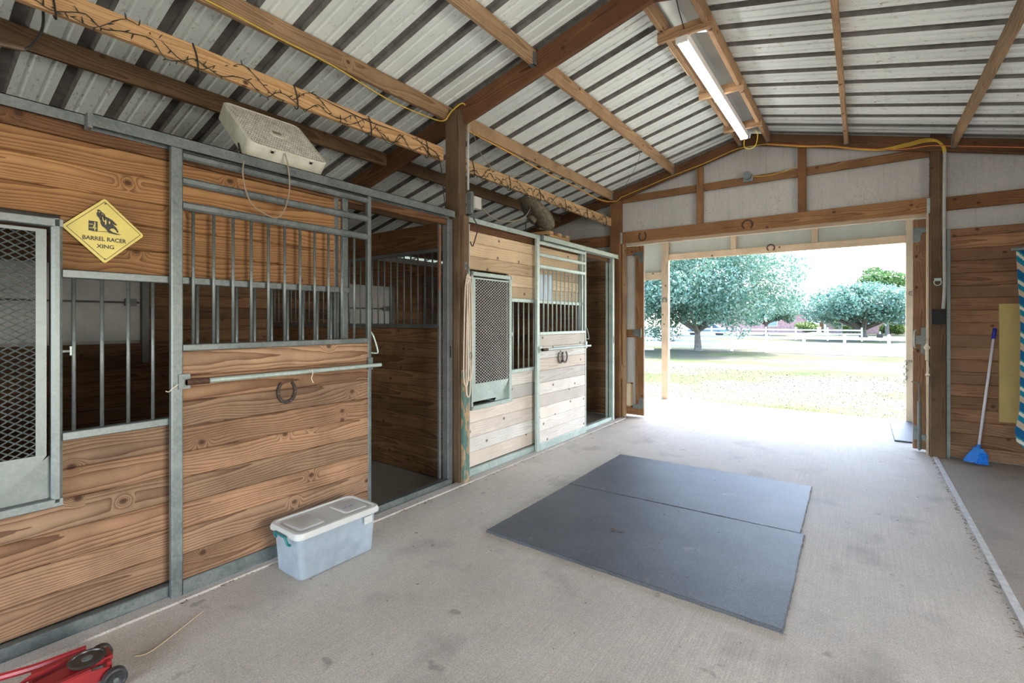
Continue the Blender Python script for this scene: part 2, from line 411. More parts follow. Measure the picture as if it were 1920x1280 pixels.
def rod(name, p0, p1, r, mat, parent=None, n=10):
    p0, p1 = Vector(p0), Vector(p1); L = (p1 - p0).length
    k = ('rod', round(L, 3), r, n, mat.name)
    if k not in MESH:
        b = MB(); b.tube([(0, 0, -L / 2), (0, 0, L / 2)], r, n)
        me = bpy.data.meshes.new(name); me.from_pydata(b.v, [], b.f); me.materials.append(mat)
        me.polygons.foreach_set('use_smooth', [len(p.vertices) == 4 for p in me.polygons]); me.update(); MESH[k] = me
    q = (p1 - p0).to_track_quat('Z', 'Y'); m = q.to_matrix().to_4x4(); m.translation = (p0 + p1) / 2
    return add(name, MESH[k], m, parent)
def smooth_path(pts, k=6):
    P = [Vector(p) for p in pts]; out = []
    for i in range(len(P) - 1):
        a, b, c, d = P[max(i - 1, 0)], P[i], P[i + 1], P[min(i + 2, len(P) - 1)]
        for j in range(k):
            t = j / k
            out.append(0.5 * ((2 * b) + (c - a) * t + (2 * a - 5 * b + 4 * c - d) * t * t + (-a + 3 * b - 3 * c + d) * t ** 3))
    out.append(P[-1]); return out
def cable(name, pts, r, mat, label=None, cat=None, parent=None, k=5, n=5, group=None):
    o = MB().tube(smooth_path(pts, k), r, n).build(name, mat, parent, True)
    return tag(o, label, cat, group) if parent is None else o

XB, XR = -6.5, 4.1         # outer side walls
YF, YB = 7.13, -4.1        # inner face of the front wall siding, rear wall
RIDGE, SLOPE, RX = 4.0, 0.25, -1.2
def roof(x): return RIDGE - SLOPE * abs(x - RX)

# ------------------------------------------------------------------ floor
fl = MB().box((-2.93, YB, -0.14), (0.635, 7.1, 0.0)).box((-4.3, 7.1, -0.14), (3.2, 9.29, 0.0)).build('floor', CONC); tag(fl, 'broom-finished concrete aisle floor running out to the porch apron', 'floor', kind='structure')
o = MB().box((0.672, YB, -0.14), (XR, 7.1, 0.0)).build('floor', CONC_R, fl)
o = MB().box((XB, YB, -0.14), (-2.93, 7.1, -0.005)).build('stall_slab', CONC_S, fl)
o = MB().box((0.635, YB, -0.10), (0.672, 7.1, 0.007)).build('joint_strip', plain('pale_joint_filler', (0.55, 0.54, 0.53), 0.7, var=0.2, scale=20), fl)
sill = MB()
sill.box((-3.02, -0.3, 0.0), (-2.93, 7.0, 0.012)); sill.build('curb', concrete_mat('pale_curb_concrete', (0.44, 0.40, 0.36), (0.54, 0.50, 0.46), 0), fl)
# debris along the joints and under the sill
deb = MB()
def chip(x, y, z0, s_):
    a = random.random() * 6.28; l = s_ * random.uniform(0.6, 2.2); wd = s_ * random.uniform(0.1, 0.3); dx, dy = math.cos(a), math.sin(a)
    deb.poly([(x - dx * l, y - dy * l, z0 + .002), (x + dy * wd, y - dx * wd, z0 + .003), (x + dx * l, y + dy * l, z0 + .004), (x - dy * wd, y + dx * wd, z0 + .006)], [(0, 1, 2), (0, 2, 3), (0, 3, 1), (1, 3, 2)])
for i in range(260): chip(0.625 + random.gauss(-0.01, 0.012), random.uniform(2, 7.0), 0, 0.009)
for i in range(330): chip(-2.955 + random.gauss(0, 0.02), 1.0 + abs(random.gauss(0, 0.9)), 0.0, 0.012)
for i in range(160): chip(-2.93 + random.gauss(0.02, 0.02), random.uniform(2.3, 6.9), 0.0, 0.009)
for i in range(110): chip(random.uniform(-2.6, 0.5), random.uniform(1.2, 6.0), 0.0, 0.006)
for i in range(60): chip(random.gauss(-1.4, 0.35), random.gauss(3.5, 0.5), 0.022, 0.006)
tag(deb.build('floor_litter', plain('straw_litter', (0.13, 0.085, 0.045), 0.9, var=0.5, scale=5)), 'scattered straw bits and dirt crumbs on the concrete floor', 'litter', kind='stuff')
# ------------------------------------------------------------------ roof
ceil = thing('ceiling', 'white ribbed metal roof sheets on wooden rafters and purlins', 'ceiling', (RX, 2.5, 3.7), kind='structure')
def sheet_mesh(sgn):
    xs = [RX + sgn * 0.13, XB - 0.35 if sgn < 0 else XR + 0.35]
    prof = []
    for i in range(3):
        c = 0.1525 + 0.305 * i
        prof += [(c - 0.043, 0), (c - 0.026, 0.040), (c + 0.026, 0.040), (c + 0.043, 0)]
        for q in (0.1017, 0.2033):
            m_ = c + q
            if m_ + 0.02 < 0.915: prof += [(m_ - 0.016, 0), (m_ - 0.007, 0.009), (m_ + 0.007, 0.009), (m_ + 0.016, 0)]
        if i == 0:
            m_ = 0.052; prof = [(0, 0), (m_ - 0.016, 0), (m_ - 0.007, 0.009), (m_ + 0.007, 0.009), (m_ + 0.016, 0)] + prof
    prof.append((0.915, 0))
    n = len(prof); v = []
    for x in xs:
        for y, z in prof: v.append((x, y, roof(x) + z))
    f = [(i, i + 1, n + i + 1, n + i) for i in range(n - 1)]
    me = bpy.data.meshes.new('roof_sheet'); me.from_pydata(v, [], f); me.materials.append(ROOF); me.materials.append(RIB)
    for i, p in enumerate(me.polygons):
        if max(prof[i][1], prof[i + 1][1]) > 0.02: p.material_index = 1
    me.update(); return me
for sgn in (-1, 1):
    me = sheet_mesh(sgn)
    for k in range(16): add('roof_sheet', me, Matrix.Translation((0, -4.4475 + 0.915 * k, 0)), ceil)
for k in range(5):
    y0, y1 = -4.45 + k * 2.93, -4.45 + (k + 1) * 2.93 + 0.03
    b = MB(); zc = RIDGE + 0.012; xx = 0.25; ze = roof(RX - xx) + 0.043; t_ = 0.002
    pts = [(RX - xx, ze - .01), (RX - 0.06, zc + 0.012), (RX, zc + 0.028), (RX + 0.06, zc + 0.012), (RX + xx, ze - .01)]
    v = [(x, y0, z) for x, z in pts] + [(x, y1, z) for x, z in pts]
    b.poly(v, [(i, i + 1, 5 + i + 1, 5 + i) for i in range(4)]); b.build('ridge_cap', plain('smooth_ridge_metal', (0.60, 0.63, 0.61), 0.3, 0.3, 0.06, 2, bump=0), ceil)
# purlins between the rafters
PX = [-6.25, -5.10, -4.09, -3.145, -2.20, -1.31, -0.98, -0.15, 0.80, 1.8, 2.8, 3.8]
BAYS = [(-3.95, -0.42), (-0.38, 3.33), (3.37, 6.98), (7.02, 9.16)]
for x in PX:
    for a, b_ in BAYS:
        h = 0.135; zt = roof(x) - 0.006
        bar('purlin', (x, a, zt - h / 2), (x, b_, zt - h / 2), 0.038, h, PURLIN if (x > -3.5) else POST, ceil)
# rafters
for y, h in ((-4.0, 0.18), (-0.40, 0.22), (3.35, 0.20), (7.0, 0.15), (9.18, 0.15)):
    for sgn, xe in ((-1, XB), (1, XR)):
        p0 = Vector((RX, y, RIDGE - 0.028 - h / 2)); p1 = Vector((xe, y, roof(xe) - 0.028 - h / 2))
        bar('rafter', p0, p1, 0.04, h, RAFTER, ceil)
# joist hangers
for x in PX[3:9]:
    for y in (3.30, 6.95):
        b = MB(); zt = roof(x)
        b.box((x - 0.026, y - 0.02, zt - 0.148), (x - 0.021, y + 0.028, zt - 0.04)).box((x + 0.021, y - 0.02, zt - 0.148), (x + 0.026, y + 0.028, zt - 0.04)).box((x - 0.026, y - 0.02, zt - 0.148), (x + 0.026, y + 0.028, zt - 0.143))
        b.build('joist_hanger', GALV_D, ceil)
# cross blocks between the two ridge purlins
for y in (3.90, 5.14, 6.22):
    bar('cross_block', (-1.355, y, 3.815), (-0.935, y, 3.815), 0.04, 0.088, PURLIN, ceil, c=0.003)

# ------------------------------------------------------------------ plank walls
def planks(parent, along, a, b, plane, z0, z1, pitch, mat, thick=0.035, name='plank', cut=None, mats=None):
    """rows of tongue-and-groove planks; cut(zlo,zhi)->list of (a,b) intervals"""
    z = z0
    while z < z1 - 0.012:
        h = min(pitch, z1 - z)
        segs = cut(z, z + h) if cut else [(a, b)]
        m_ = mats(z + h / 2) if mats else mat
        for (s0, s1) in segs:
            if s1 - s0 < 0.02: continue
            if along == 'y': p0, p1 = (plane, s0, z + h / 2), (plane, s1, z + h / 2)
            else: p0, p1 = (s0, plane, z + h / 2), (s1, plane, z + h / 2)
            bar(name, p0, p1, thick, h - 0.0015, m_, parent, c=0.0065)
        z += h
# ------------------------------------------------------------------ front wall (y = 7.1)
wf = thing('wall_front', 'end wall with white siding above wooden girts and the wide doorway', 'wall', (RX, YF, 0), kind='structure')
def gable_panels(parent, y, x0, x1, zb, mat, name='siding_panel', t=0.012, wd=0.915):
    x = x0
    while x < x1 - 0.01:
        xe = min(x + wd, x1)
        cuts = [x, xe] if not (x < RX < xe) else [x, RX, xe]
        lo = [(q, y, zb) for q in cuts]; up = [(q, y, roof(q) - 0.03) for q in reversed(cuts)]
        MB().extr(lo + up, (0, t, 0)).build(name, mat, parent)
        x = xe
gable_panels(wf, YF, -3.03, 0.61, 2.72, SIDING)
gable_panels(wf, YF, -6.5, -3.03, 0.0, SIDING)
gable_panels(wf, YF, 0.70, 4.1, 0.0, SIDING)
# horizontal framing
bar('header', (-3.03, 7.06, 2.785), (0.61, 7.06, 2.785), 0.045, 0.17, FRAME, wf)
bar('girt', (-3.03, 7.10, 3.385), (0.61, 7.10, 3.385), 0.04, 0.10, FRAME, wf)
bar('girt', (0.75, 7.10, 2.785), (4.1, 7.10, 2.785), 0.04, 0.145, FRAME, wf)
bar('girt', (-6.5, 7.10, 2.42), (-3.19, 7.10, 2.42), 0.04, 0.09, FRAME, wf)
bar('girt', (-5.7, 7.10, 2.765), (-3.19, 7.10, 2.765), 0.04, 0.17, FRAME, wf)
bar('door_track_board', (-4.6, 7.165, 2.74), (2.3, 7.165, 2.74), 0.035, 0.14, PORCHW, wf)
for x in (-1.85, -0.61):
    bar('stud', (x, 7.055, 2.87), (x, 7.055, roof(x) - 0.16), 0.09, 0.04, FRAME, wf, up=(0, 1, 0))
bar('door_jamb', (-3.01, 7.12, 0.0), (-3.01, 7.12, 2.70), 0.035, 0.10, PURLIN, wf, up=(0, 1, 0))
bar('door_jamb', (0.598, 7.12, 0.0), (0.598, 7.12, 2.70), 0.02, 0.11, PORCHW, wf, up=(0, 1, 0))
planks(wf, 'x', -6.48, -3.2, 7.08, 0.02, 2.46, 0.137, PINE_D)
planks(wf, 'x', 0.78, 4.08, 7.095, 0.012, 2.50, 0.1335, RWALL)
# steel angle at edge of the right panelling
MB().box((0.745, 7.06, 0), (0.782, 7.07, 2.5)).box((0.745, 7.06, 0), (0.751, 7.11, 2.5)).build('corner_angle', GALV, wf)
# header bracket plates
MB().box((0.585, 7.03, 2.69), (0.625, 7.036, 2.86)).build('strap_plate', GALV_L, wf)
MB().box((-3.05, 7.03, 2.69), (-3.01, 7.036, 2.87)).build('strap_plate', GALV_L, wf)

# ------------------------------------------------------------------ porch wall (y = 9.2)
wp = thing('wall_porch', 'outer porch frame of pale timber with siding above its opening', 'wall', (RX, 9.2, 0), kind='structure')
gable_panels(wp, 9.245, -3.0, 0.60, 2.66, SIDING_P, wd=0.30, t=0.01)
gable_panels(wp, 9.245, -4.4, -3.0, 2.30, SIDING_P)
gable_panels(wp, 9.245, -6.9, -4.4, 0.0, SIDING_P)
gable_panels(wp, 9.245, 0.60, 4.3, 0.0, SIDING_P)
bar('porch_header', (-2.98, 9.20, 2.71), (0.525, 9.20, 2.71), 0.04, 0.115, PORCHW, wp)
bar('porch_rail', (-4.4, 9.20, 2.365), (-3.11, 9.20, 2.365), 0.04, 0.145, PORCHW, wp)
bar('porch_post', (-3.045, 9.19, 0.0), (-3.045, 9.19, 3.4), 0.13, 0.10, PORCHW, wp, up=(0, 1, 0))
bar('porch_post', (0.575, 9.19, 0.0), (0.575, 9.19, 3.4), 0.10, 0.10, PORCHW, wp, up=(0, 1, 0))
bar('cripple_stud', (-1.84, 9.19, 2.77), (-1.84, 9.19, roof(-1.84) - 0.17), 0.088, 0.04, PORCHW, wp, up=(0, 1, 0))
bar('cripple_stud', (-0.62, 9.19, 2.77), (-0.62, 9.19, roof(-0.6) - 0.17), 0.088, 0.04, PORCHW, wp, up=(0, 1, 0))

# ------------------------------------------------------------------ left outer wall, with closed white shutters of the stalls
wl = thing('wall_left', 'wooden back wall of the horse stalls with closed white shutters', 'wall', (XB, 2.5, 0), kind='structure')
WIN = [(0.75, 1.90, 1.335, 2.02), (4.55, 5.40, 1.40, 2.09)]
def cutl(z0, z1):
    s = [(-4.0, 7.08)]
    for (a, b, c, d) in WIN:
        if z1 > c + 0.02 and z0 < d - 0.02:
            s = [q for (p, r) in s for q in (((p, a), (b, r)) if p < a and r > b else ((p, r),))]
    return s
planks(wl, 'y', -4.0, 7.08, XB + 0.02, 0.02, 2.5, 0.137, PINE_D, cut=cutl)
MB().box((XB - 0.05, -4.1, 0), (XB - 0.035, 0.75, 2.60)).box((XB - 0.05, 0.75, 0), (XB - 0.035, 1.90, 1.335)).box((XB - 0.05, .75, 2.02), (XB - 0.035, 1.9, 2.60)).box((XB - 0.05, 1.9, 0), (XB - 0.035, 4.55, 2.60)).box((XB - 0.05, 4.55, 0), (XB - 0.035, 5.4, 1.40)).box((XB - 0.05, 4.55, 2.09), (XB - 0.035, 5.4, 2.60)).box((XB - 0.05, 5.4, 0), (XB - 0.035, 7.14, 2.60)).build('outer_siding', SIDING, wl)
for i, (a, b, c, d) in enumerate(WIN):
    wn = thing('window_%d' % (i + 1), 'closed white stall shutter with a latch bar in the back wall of the %s stall' % ('nearer', 'farther')[i], 'shutter', (XB, (a + b) / 2, c), kind='structure')
    MB().box((XB - 0.035, a - 0.05, c - 0.05), (XB - 0.02, b + 0.05, d + 0.05)).build('shutter_panel', WHITEM, wn)
    bar('frame_stile', (XB + 0.02, b + 0.02, c - 0.3), (XB + 0.02, b + 0.02, d + 0.0), 0.07, 0.05, GALV_D, wn, up=(1, 0, 0))
    rod('latch_bar', (XB + 0.01, a, 1.70), (XB + 0.01, b - 0.03, 1.70), 0.010, GALV_D, wn)
    MB().box((XB, b - 0.16, 1.66), (XB + 0.035, b - 0.06, 1.74)).build('latch_box', GALV_D, wn)
# mesh grille hung in the far stall back wall
# ------------------------------------------------------------------ right wall and rear wall (outside the frame)
wr = thing('wall_right', 'unseen panelled side wall with a bay opened for light', 'wall', (XR, 2, 0), kind='structure')  # bay opening added to let light in
planks(wr, 'y', 2.5, 7.05, XR, 0.01, 2.5, 0.278, RWALL)
planks(wr, 'y', 0.1, 2.5, XR, 2.1, 2.6, 0.25, RWALL)  # lintel added low to keep bounce light off the ceiling
planks(wr, 'y', -4.0, 0.1, XR, 0.01, 2.5, 0.278, RWALL)
MB().box((XR + 0.03, 2.5, 0), (XR + 0.045, 7.13, 2.6)).build('outer_siding', SIDING, wr)
wb = thing('wall_back', 'rear end wall around the rear doorway', 'wall', (RX, YB, 0), kind='structure')
gable_panels(wb, YB, -6.5, -3.1, 0, SIDING); gable_panels(wb, YB, 0.75, 4.1, 0, SIDING); gable_panels(wb, YB, -3.1, 0.75, 2.4, SIDING)  # unseen doorway head set low to limit light on the ceiling

# ------------------------------------------------------------------ partition between the stalls
pt = thing('wall_partition', 'plank and bar partition between the two horse stalls', 'wall', (-4.8, 3.3, 0), kind='structure')
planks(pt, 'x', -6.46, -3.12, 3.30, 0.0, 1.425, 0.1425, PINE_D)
bar('partition_rail', (-6.46, 3.285, 1.448), (-3.12, 3.285, 1.448), 0.05, 0.04, GALV_D, pt)
bar('partition_rail', (-6.46, 3.285, 2.17), (-3.12, 3.285, 2.17), 0.05, 0.035, GALV_D, pt)
x = -3.14; k = 0
while x > -6.4:
    rod('bar', (x, 3.285, 1.468), (x, 3.285, 2.153), 0.008, GALV_D, pt); x -= 0.1013
bar('tie_beam', (-5.6, 3.30, 2.31), (-3.12, 3.30, 2.31), 0.04, 0.245, RAFTER, pt)
pt0 = thing('wall_partition', 'plank partition on the near side of the nearer stall', 'wall', (-4.8, -0.4, 0), kind='structure')
planks(pt0, 'x', -6.46, -3.12, -0.40, 0.0, 2.3, 0.1425, PINE_D)

# ------------------------------------------------------------------ timber posts
def post(x0, x1, y0, y1, z1, label, mat=POST):
    t = bar('timber_post', ((x0 + x1) / 2, (y0 + y1) / 2, 0), ((x0 + x1) / 2, (y0 + y1) / 2, z1), x1 - x0, y1 - y0, mat, None, up=(0, 1, 0), c=0.005)
    return tag(t, label, 'post')
pm = post(-3.16, -2.985, 3.27, 3.37, 3.44, 'dark brown square post standing between the two stall fronts')
bar('side_board', (-2.968, 3.335, 1.05), (-2.968, 3.335, 2.47), 0.035, 0.075, POST, pm, up=(0, 1, 0))
bar('painted_board', (-2.965, 3.335, 0.005), (-2.965, 3.335, 1.045), 0.035, 0.085, GREENP, pm, up=(0, 1, 0))
rod('conduit', (-2.975, 3.385, 2.72), (-2.975, 3.385, 3.50), 0.011, CONDUIT, pm)
post(-3.20, -3.035, 7.0, 7.12, 3.52, 'brown corner post left of the wide doorway', FRAME)
pr = post(0.612, 0.742, 7.0, 7.14, 3.56, 'weathered grey-brown post right of the wide doorway carrying a conduit')
cd_ = MB().tube(smooth_path([(0.728, 6.985, 3.34), (0.722, 6.985, 2.6), (0.726, 6.985, 1.9), (0.715, 6.985, 1.63)], 4), 0.016, 8).build('conduit', CONDUIT, pr, True)
for y in (-0.40,): post(-3.16, -2.985, y - 0.05, y + 0.05, 3.5, 'brown post behind the camera beside the near stall front')
tag(MB().box((0.618, 6.955, 1.46), (0.73, 7.0, 1.625)).box((0.632, 6.948, 1.475), (0.716, 6.955, 1.61)).build('electrical_box', BLACK), 'black electrical box under the conduit on the right doorway post', 'electrical box')

# ------------------------------------------------------------------ stall fronts
def mesh_part(parent, x, ya, yb, za, zb, mat, name='expanded_mesh', cw=0.045, ch=0.0295, t=0.0036):
    b = MB(); nr = int(round((zb - za) / ch)); nc = int(round((yb - ya) / (cw / 2)))
    dy = (yb - ya) / nc; dz = (zb - za) / nr
    def strand(p, q):
        (y0, z0), (y1, z1) = p, q
        b.poly([(x, y0, z0 - t), (x + 0.004, y0, z0), (x, y0, z0 + t), (x, y1, z1 - t), (x + 0.004, y1, z1), (x, y1, z1 + t)], [(0, 1, 4, 3), (1, 2, 5, 4), (2, 0, 3, 5)])
    for r in range(nr):
        for c in range(nc):
            y0, y1 = ya + c * dy, ya + (c + 1) * dy; z0, z1 = za + r * dz, za + (r + 1) * dz
            zm = (z0 + z1) / 2
            if c % 2 == 0: strand((y0, zm), (y1, z1)); strand((y0, zm), (y1, z0))
            else: strand((y0, z1), (y1, zm)); strand((y0, z0), (y1, zm))
    o = b.build(name, mat, parent); o['kind'] = 'stuff'; return o

def stall_front(label, ya, yb, g0, g1, gm0, gm1, bars, matL, matU, mtl, tray_dark):
    t = thing('horse_stall', label, 'stall front', (-3.08, (ya + yb) / 2, 0))
    xp = -3.085; xf = -3.05
    zr = 0.955; zt = 1.72
    gz0, gz1 = 0.655, 1.975
    def cut(z0, z1):
        if z1 <= zr + 0.001: 
            if z1 > gz0 + 0.02: return [(ya, g0), (g1, yb)]
            return [(ya, yb)]
        if z0 >= 1.70:
            if z0 < gz1 - 0.02: return [(ya, g0), (g1, yb)]
            return [(ya, yb)]
        return []
    planks(t, 'y', ya, yb, xp, 0.075, zr - 0.02, 0.1432, matL, cut=cut)
    planks(t, 'y', ya, yb, xp, 1.74, 2.375, 0.130, matU, cut=cut)
    # steel frame
    bar('frame_rail', (xf, ya, 0.035), (xf, yb, 0.035), 0.05, 0.07, mtl, t)
    bar('frame_rail', (xf, g1, 0.955), (xf, yb, 0.955), 0.05, 0.04, mtl, t)
    bar('frame_rail', (xf, g1, 1.722), (xf, yb, 1.722), 0.05, 0.04, mtl, t)
    bar('frame_stile', (xf - .01, yb - 0.02, 0.0), (xf - .01, yb - 0.02, 2.42), 0.05, 0.045, mtl, t, up=(0, 1, 0))
    bar('frame_stile', (xf - .03, yb - 0.075, 0.0), (xf - .03, yb - 0.075, 2.42), 0.03, 0.04, GALV_D, t, up=(0, 1, 0))
    bar('frame_stile', (xf, ya + 0.015, 0.0), (xf, ya + 0.015, 2.42), 0.05, 0.03, mtl, t, up=(0, 1, 0))
    # feed-door surround
    bar('grille_surround', (xf, g0, gz1 - 0.02), (xf, g1, gz1 - 0.02), 0.06, 0.04, mtl, t)
    bar('grille_surround', (xf, g0, gz0), (xf, g1, gz0), 0.06, 0.04, mtl, t)
    bar('grille_surround', (xf, g1 - 0.02, gz0), (xf, g1 - 0.02, gz1), 0.06, 0.04, mtl, t, up=(0, 1, 0), c=0.012)
    bar('grille_surround', (xf, g0 + 0.012, gz0), (xf, g0 + 0.012, gz1), 0.06, 0.024, mtl, t, up=(0, 1, 0))
    # swinging feed door: flat steel plate with a rounded, cut-off lower corner
    a, b = g0 + 0.03, g1 - 0.055; z1 = gz1 - 0.055; zl = gz0 + 0.06
    ma, mb, mz0, mz1 = gm0, gm1, 0.885, 1.905
    X = xf + 0.012
    def plate(pts): return MB().extr([(X, p, q) for p, q in pts], (0.008, 0, 0))
    d = plate([(a, mz1), (b, mz1), (b, z1), (a, z1)]).build('feed_door', mtl, t)
    for pts in ([(a, mz0), (ma, mz0), (ma, mz1), (a, mz1)], [(mb, mz0), (b, mz0), (b, mz1), (mb, mz1)],
                [(a, zl), (b - 0.17, zl), (b - 0.02, zl + 0.135), (b, zl + 0.165), (b, mz0), (a, mz0)]):
        plate(pts).build('door_plate', mtl, d)
    MB().extr([(X - 0.03, b - 0.2, gz0 + 0.02), (X - 0.03, b + 0.05, gz0 + 0.02), (X - 0.03, b + 0.05, gz0 + 0.25)], (0.006, 0, 0)).build('tray_side', mtl, t)
    mesh_part(d, X + 0.004, ma - 0.004, mb + 0.004, mz0 - 0.004, mz1 + 0.004, MESHM if mtl is GALV_L else GALV)
    # bars
    for y in bars: rod('bar', (xf, y, 0.974), (xf, y, 1.704), 0.0085, mtl, t)
    # latch knob beside the grille
    MB().tube([(xf, g1 - 0.01, 1.355), (xf + 0.0, g1 + 0.03, 1.355)], 0.006, 6).box((xf - 0.006, g1 + 0.028, 1.335), (xf + 0.006, g1 + 0.036, 1.378)).build('latch_knob', GALV_L, t)
    return t
sf1 = stall_front('nearer stall front of warm brown planks with steel bars and mesh feed door', -0.33, 2.13, -0.08, 0.578, -0.03, 0.487,
            [0.621 + 0.106 * i for i in range(14)], PINE, PINE_U, GALV, True)
sf2 = stall_front('farther stall front of bleached, daylit pale planks with steel bars and mesh feed door', 3.44, 5.80, 3.49, 4.15, 3.555, 4.095,
            [4.20 + 0.1015 * i for i in range(15)], BLEACH, BLEACH_LIT_U, GALV_L, False)
# paper notice seen behind the far door bars
tag(MB().box((-3.064, 4.74, 1.74), (-3.061, 5.05, 2.05)).build('paper_notice', plain('blue_white_sheet', (0.55, 0.66, 0.78), 0.5, var=0.1, scale=6)), 'pale blue-white sheet fixed to the planks behind the farther stall door', 'notice')

# tracks, end stiles, header boards, sills around the two stalls
def track(label, ya, ym, yb, mtl):
    t = thing('door_track', label, 'door track', (-3.02, ya, 2.42))
    def ch(y0, y1, xf, z0, z1, nm):
        b = MB(); b.box((xf - 0.075, y0, z1 - 0.004), (xf, y1, z1)).box((xf - 0.004, y0, z0), (xf, y1, z1)).box((xf - 0.075, y0, z0), (xf - 0.071, y1, z1)).box((xf - .004, y0, z0), (xf + .008, y1, z0 + .004))
        b.build(nm, mtl, t)
    ch(ya, ym + 0.02, -3.01, 2.435, 2.488, 'rear_rail'); ch(ym, yb, -2.972, 2.43, 2.492, 'front_rail')
    bar('backing_board', (-3.085, ya, 2.415), (-3.085, yb, 2.415), 0.04, 0.075, RAFTER, t)
    MB().box((-3.03, ym - 0.015, 2.42), (-2.969, ym + 0.004, 2.492)).build('splice_bracket', GALV_D, t)
    return t
track('galvanized sliding door track above the nearer stall', -0.4, 0.67, 3.20, GALV)
track('pale galvanized sliding door track above the farther stall', 3.39, 4.70, 6.80, GALV_L)
def steel_post(y, w_, label, mtl, z1=2.43, x=-3.06, name='steel_jamb'):
    t = thing(name, label, 'door jamb', (x, y, 0))
    bar('channel', (x, y, 0), (x, y, z1), 0.07, w_, mtl, t, up=(0, 1, 0))
    bar('flange', (x - 0.06, y - w_ * 0.7, 0), (x - 0.06, y - w_ * 0.7, z1), 0.03, 0.025, mtl, t, up=(0, 1, 0))
    MB().box((x + 0.034, y - 0.006, 1.16), (x + 0.037, y + 0.006, 1.27)).build('latch_slot', BLACK, t)
    return t
steel_post(3.225, 0.065, 'grey steel jamb beside the dark post at the nearer stall opening', GALV_D, x=-3.085)
steel_post(6.73, 0.06, 'pale steel jamb at the far end of the farther stall front', GALV_L, x=-3.05)
MB_ = MB().box((-3.10, 2.10, 0), (-3.035, 3.22, 0.055)).box((-3.035, 2.10, 0), (-3.03, 3.22, 0.06)); tag(MB_.build('threshold_channel', GALV), 'steel threshold channel across the nearer stall opening', 'threshold')
tag(MB().box((-3.10, 5.75, 0), (-3.035, 6.75, 0.055)).box((-3.035, 5.75, 0), (-3.03, 6.75, 0.06)).build('threshold_channel', GALV_L), 'pale steel threshold channel across the farther stall opening', 'threshold')

def sliding_door(label, ya, yb, bars, matW, mtl, shoe_label, hang):
    t = thing('sliding_stall_door', label, 'door', (-3.0, (ya + yb) / 2, 0.0))
    x = -2.998; tw = 0.04
    bar('stile', (x, ya + 0.028, 0.005), (x, ya + 0.028, 2.435), tw, 0.055, mtl, t, up=(0, 1, 0), c=0.006)
    bar('stile', (x, yb - 0.015, 0.005), (x, yb - 0.015, 2.43), tw, 0.03, mtl, t, up=(0, 1, 0), c=0.005)
    for z, h in ((2.40, 0.04), (2.262, 0.042), (2.128, 0.045), (1.352, 0.036), (0.045, 0.09)):
        bar('rail', (x, ya + 0.055, z), (x, yb - 0.03, z), tw, h, mtl, t, c=0.01 if z > 2 else 0.004)
    for y in bars: rod('bar', (x, y, 1.368), (x, y, 2.108), 0.0085, mtl, t)
    planks(t, 'y', ya + 0.055, yb - 0.03, x - 0.004, 0.088, 1.335, 0.1388, matW)
    # bolt tube across the door
    b = MB().tube([(x + 0.05, ya + 0.06, 1.166), (x + 0.05, yb + 0.06, 1.166)], 0.0145, 12); lb = b.build('bolt_tube', GALV_L, t, True)
    MB().box((x + 0.02, ya + 0.03, 1.13), (x + 0.032, ya + 0.085, 1.21)).box((x + 0.02, yb - 0.04, 1.135), (x + 0.034, yb + 0.0, 1.225)).build('bolt_bracket', mtl, t)
    MB().tube([(x + 0.05, ya + 0.06, 1.166), (x + 0.05, ya + 0.17, 1.166)], 0.017, 10).build('bolt_sleeve', RUST, t, True)
    # triangular pull handle
    MB().tube(smooth_path([(x + 0.01, yb - 0.005, 1.42), (x + 0.03, yb + 0.01, 1.38), (x + 0.035, yb + 0.045, 1.27), (x + 0.03, yb + 0.03, 1.255), (x + 0.01, yb - 0.005, 1.26)], 3), 0.006, 6).build('pull_handle', GALV_L, t, True)
    return t
d1 = sliding_door('nearer sliding stall door with eleven steel bars above warm brown planks', 1.0, 2.295, [1.11 + 0.1045 * i for i in range(11)], PINE, GALV, '', 1)
d2 = sliding_door('farther sliding stall door with steel bars above bleached, daylight-whitened planks', 4.575, 5.775, [4.64 + 0.0985 * i for i in range(11)], BLEACH, GALV_L, '', 1)

# feed mesh in far stall's back wall
gw = thing('stall_vent_grille', 'dark mesh grille on the back wall of the farther stall', 'grille', (-6.44, 6.4, 1.4))
mesh_part(gw, -6.44, 6.15, 6.75, 1.42, 2.28, GALV_D, cw=0.09, ch=0.055, t=0.005)
bar('surround', (-6.44, 6.12, 1.40), (-6.44, 6.12, 2.30), 0.03, 0.04, GALV_D, gw, up=(0, 1, 0)); bar('surround', (-6.44, 6.12, 2.29), (-6.44, 6.78, 2.29), 0.03, 0.04, GALV_D, gw)

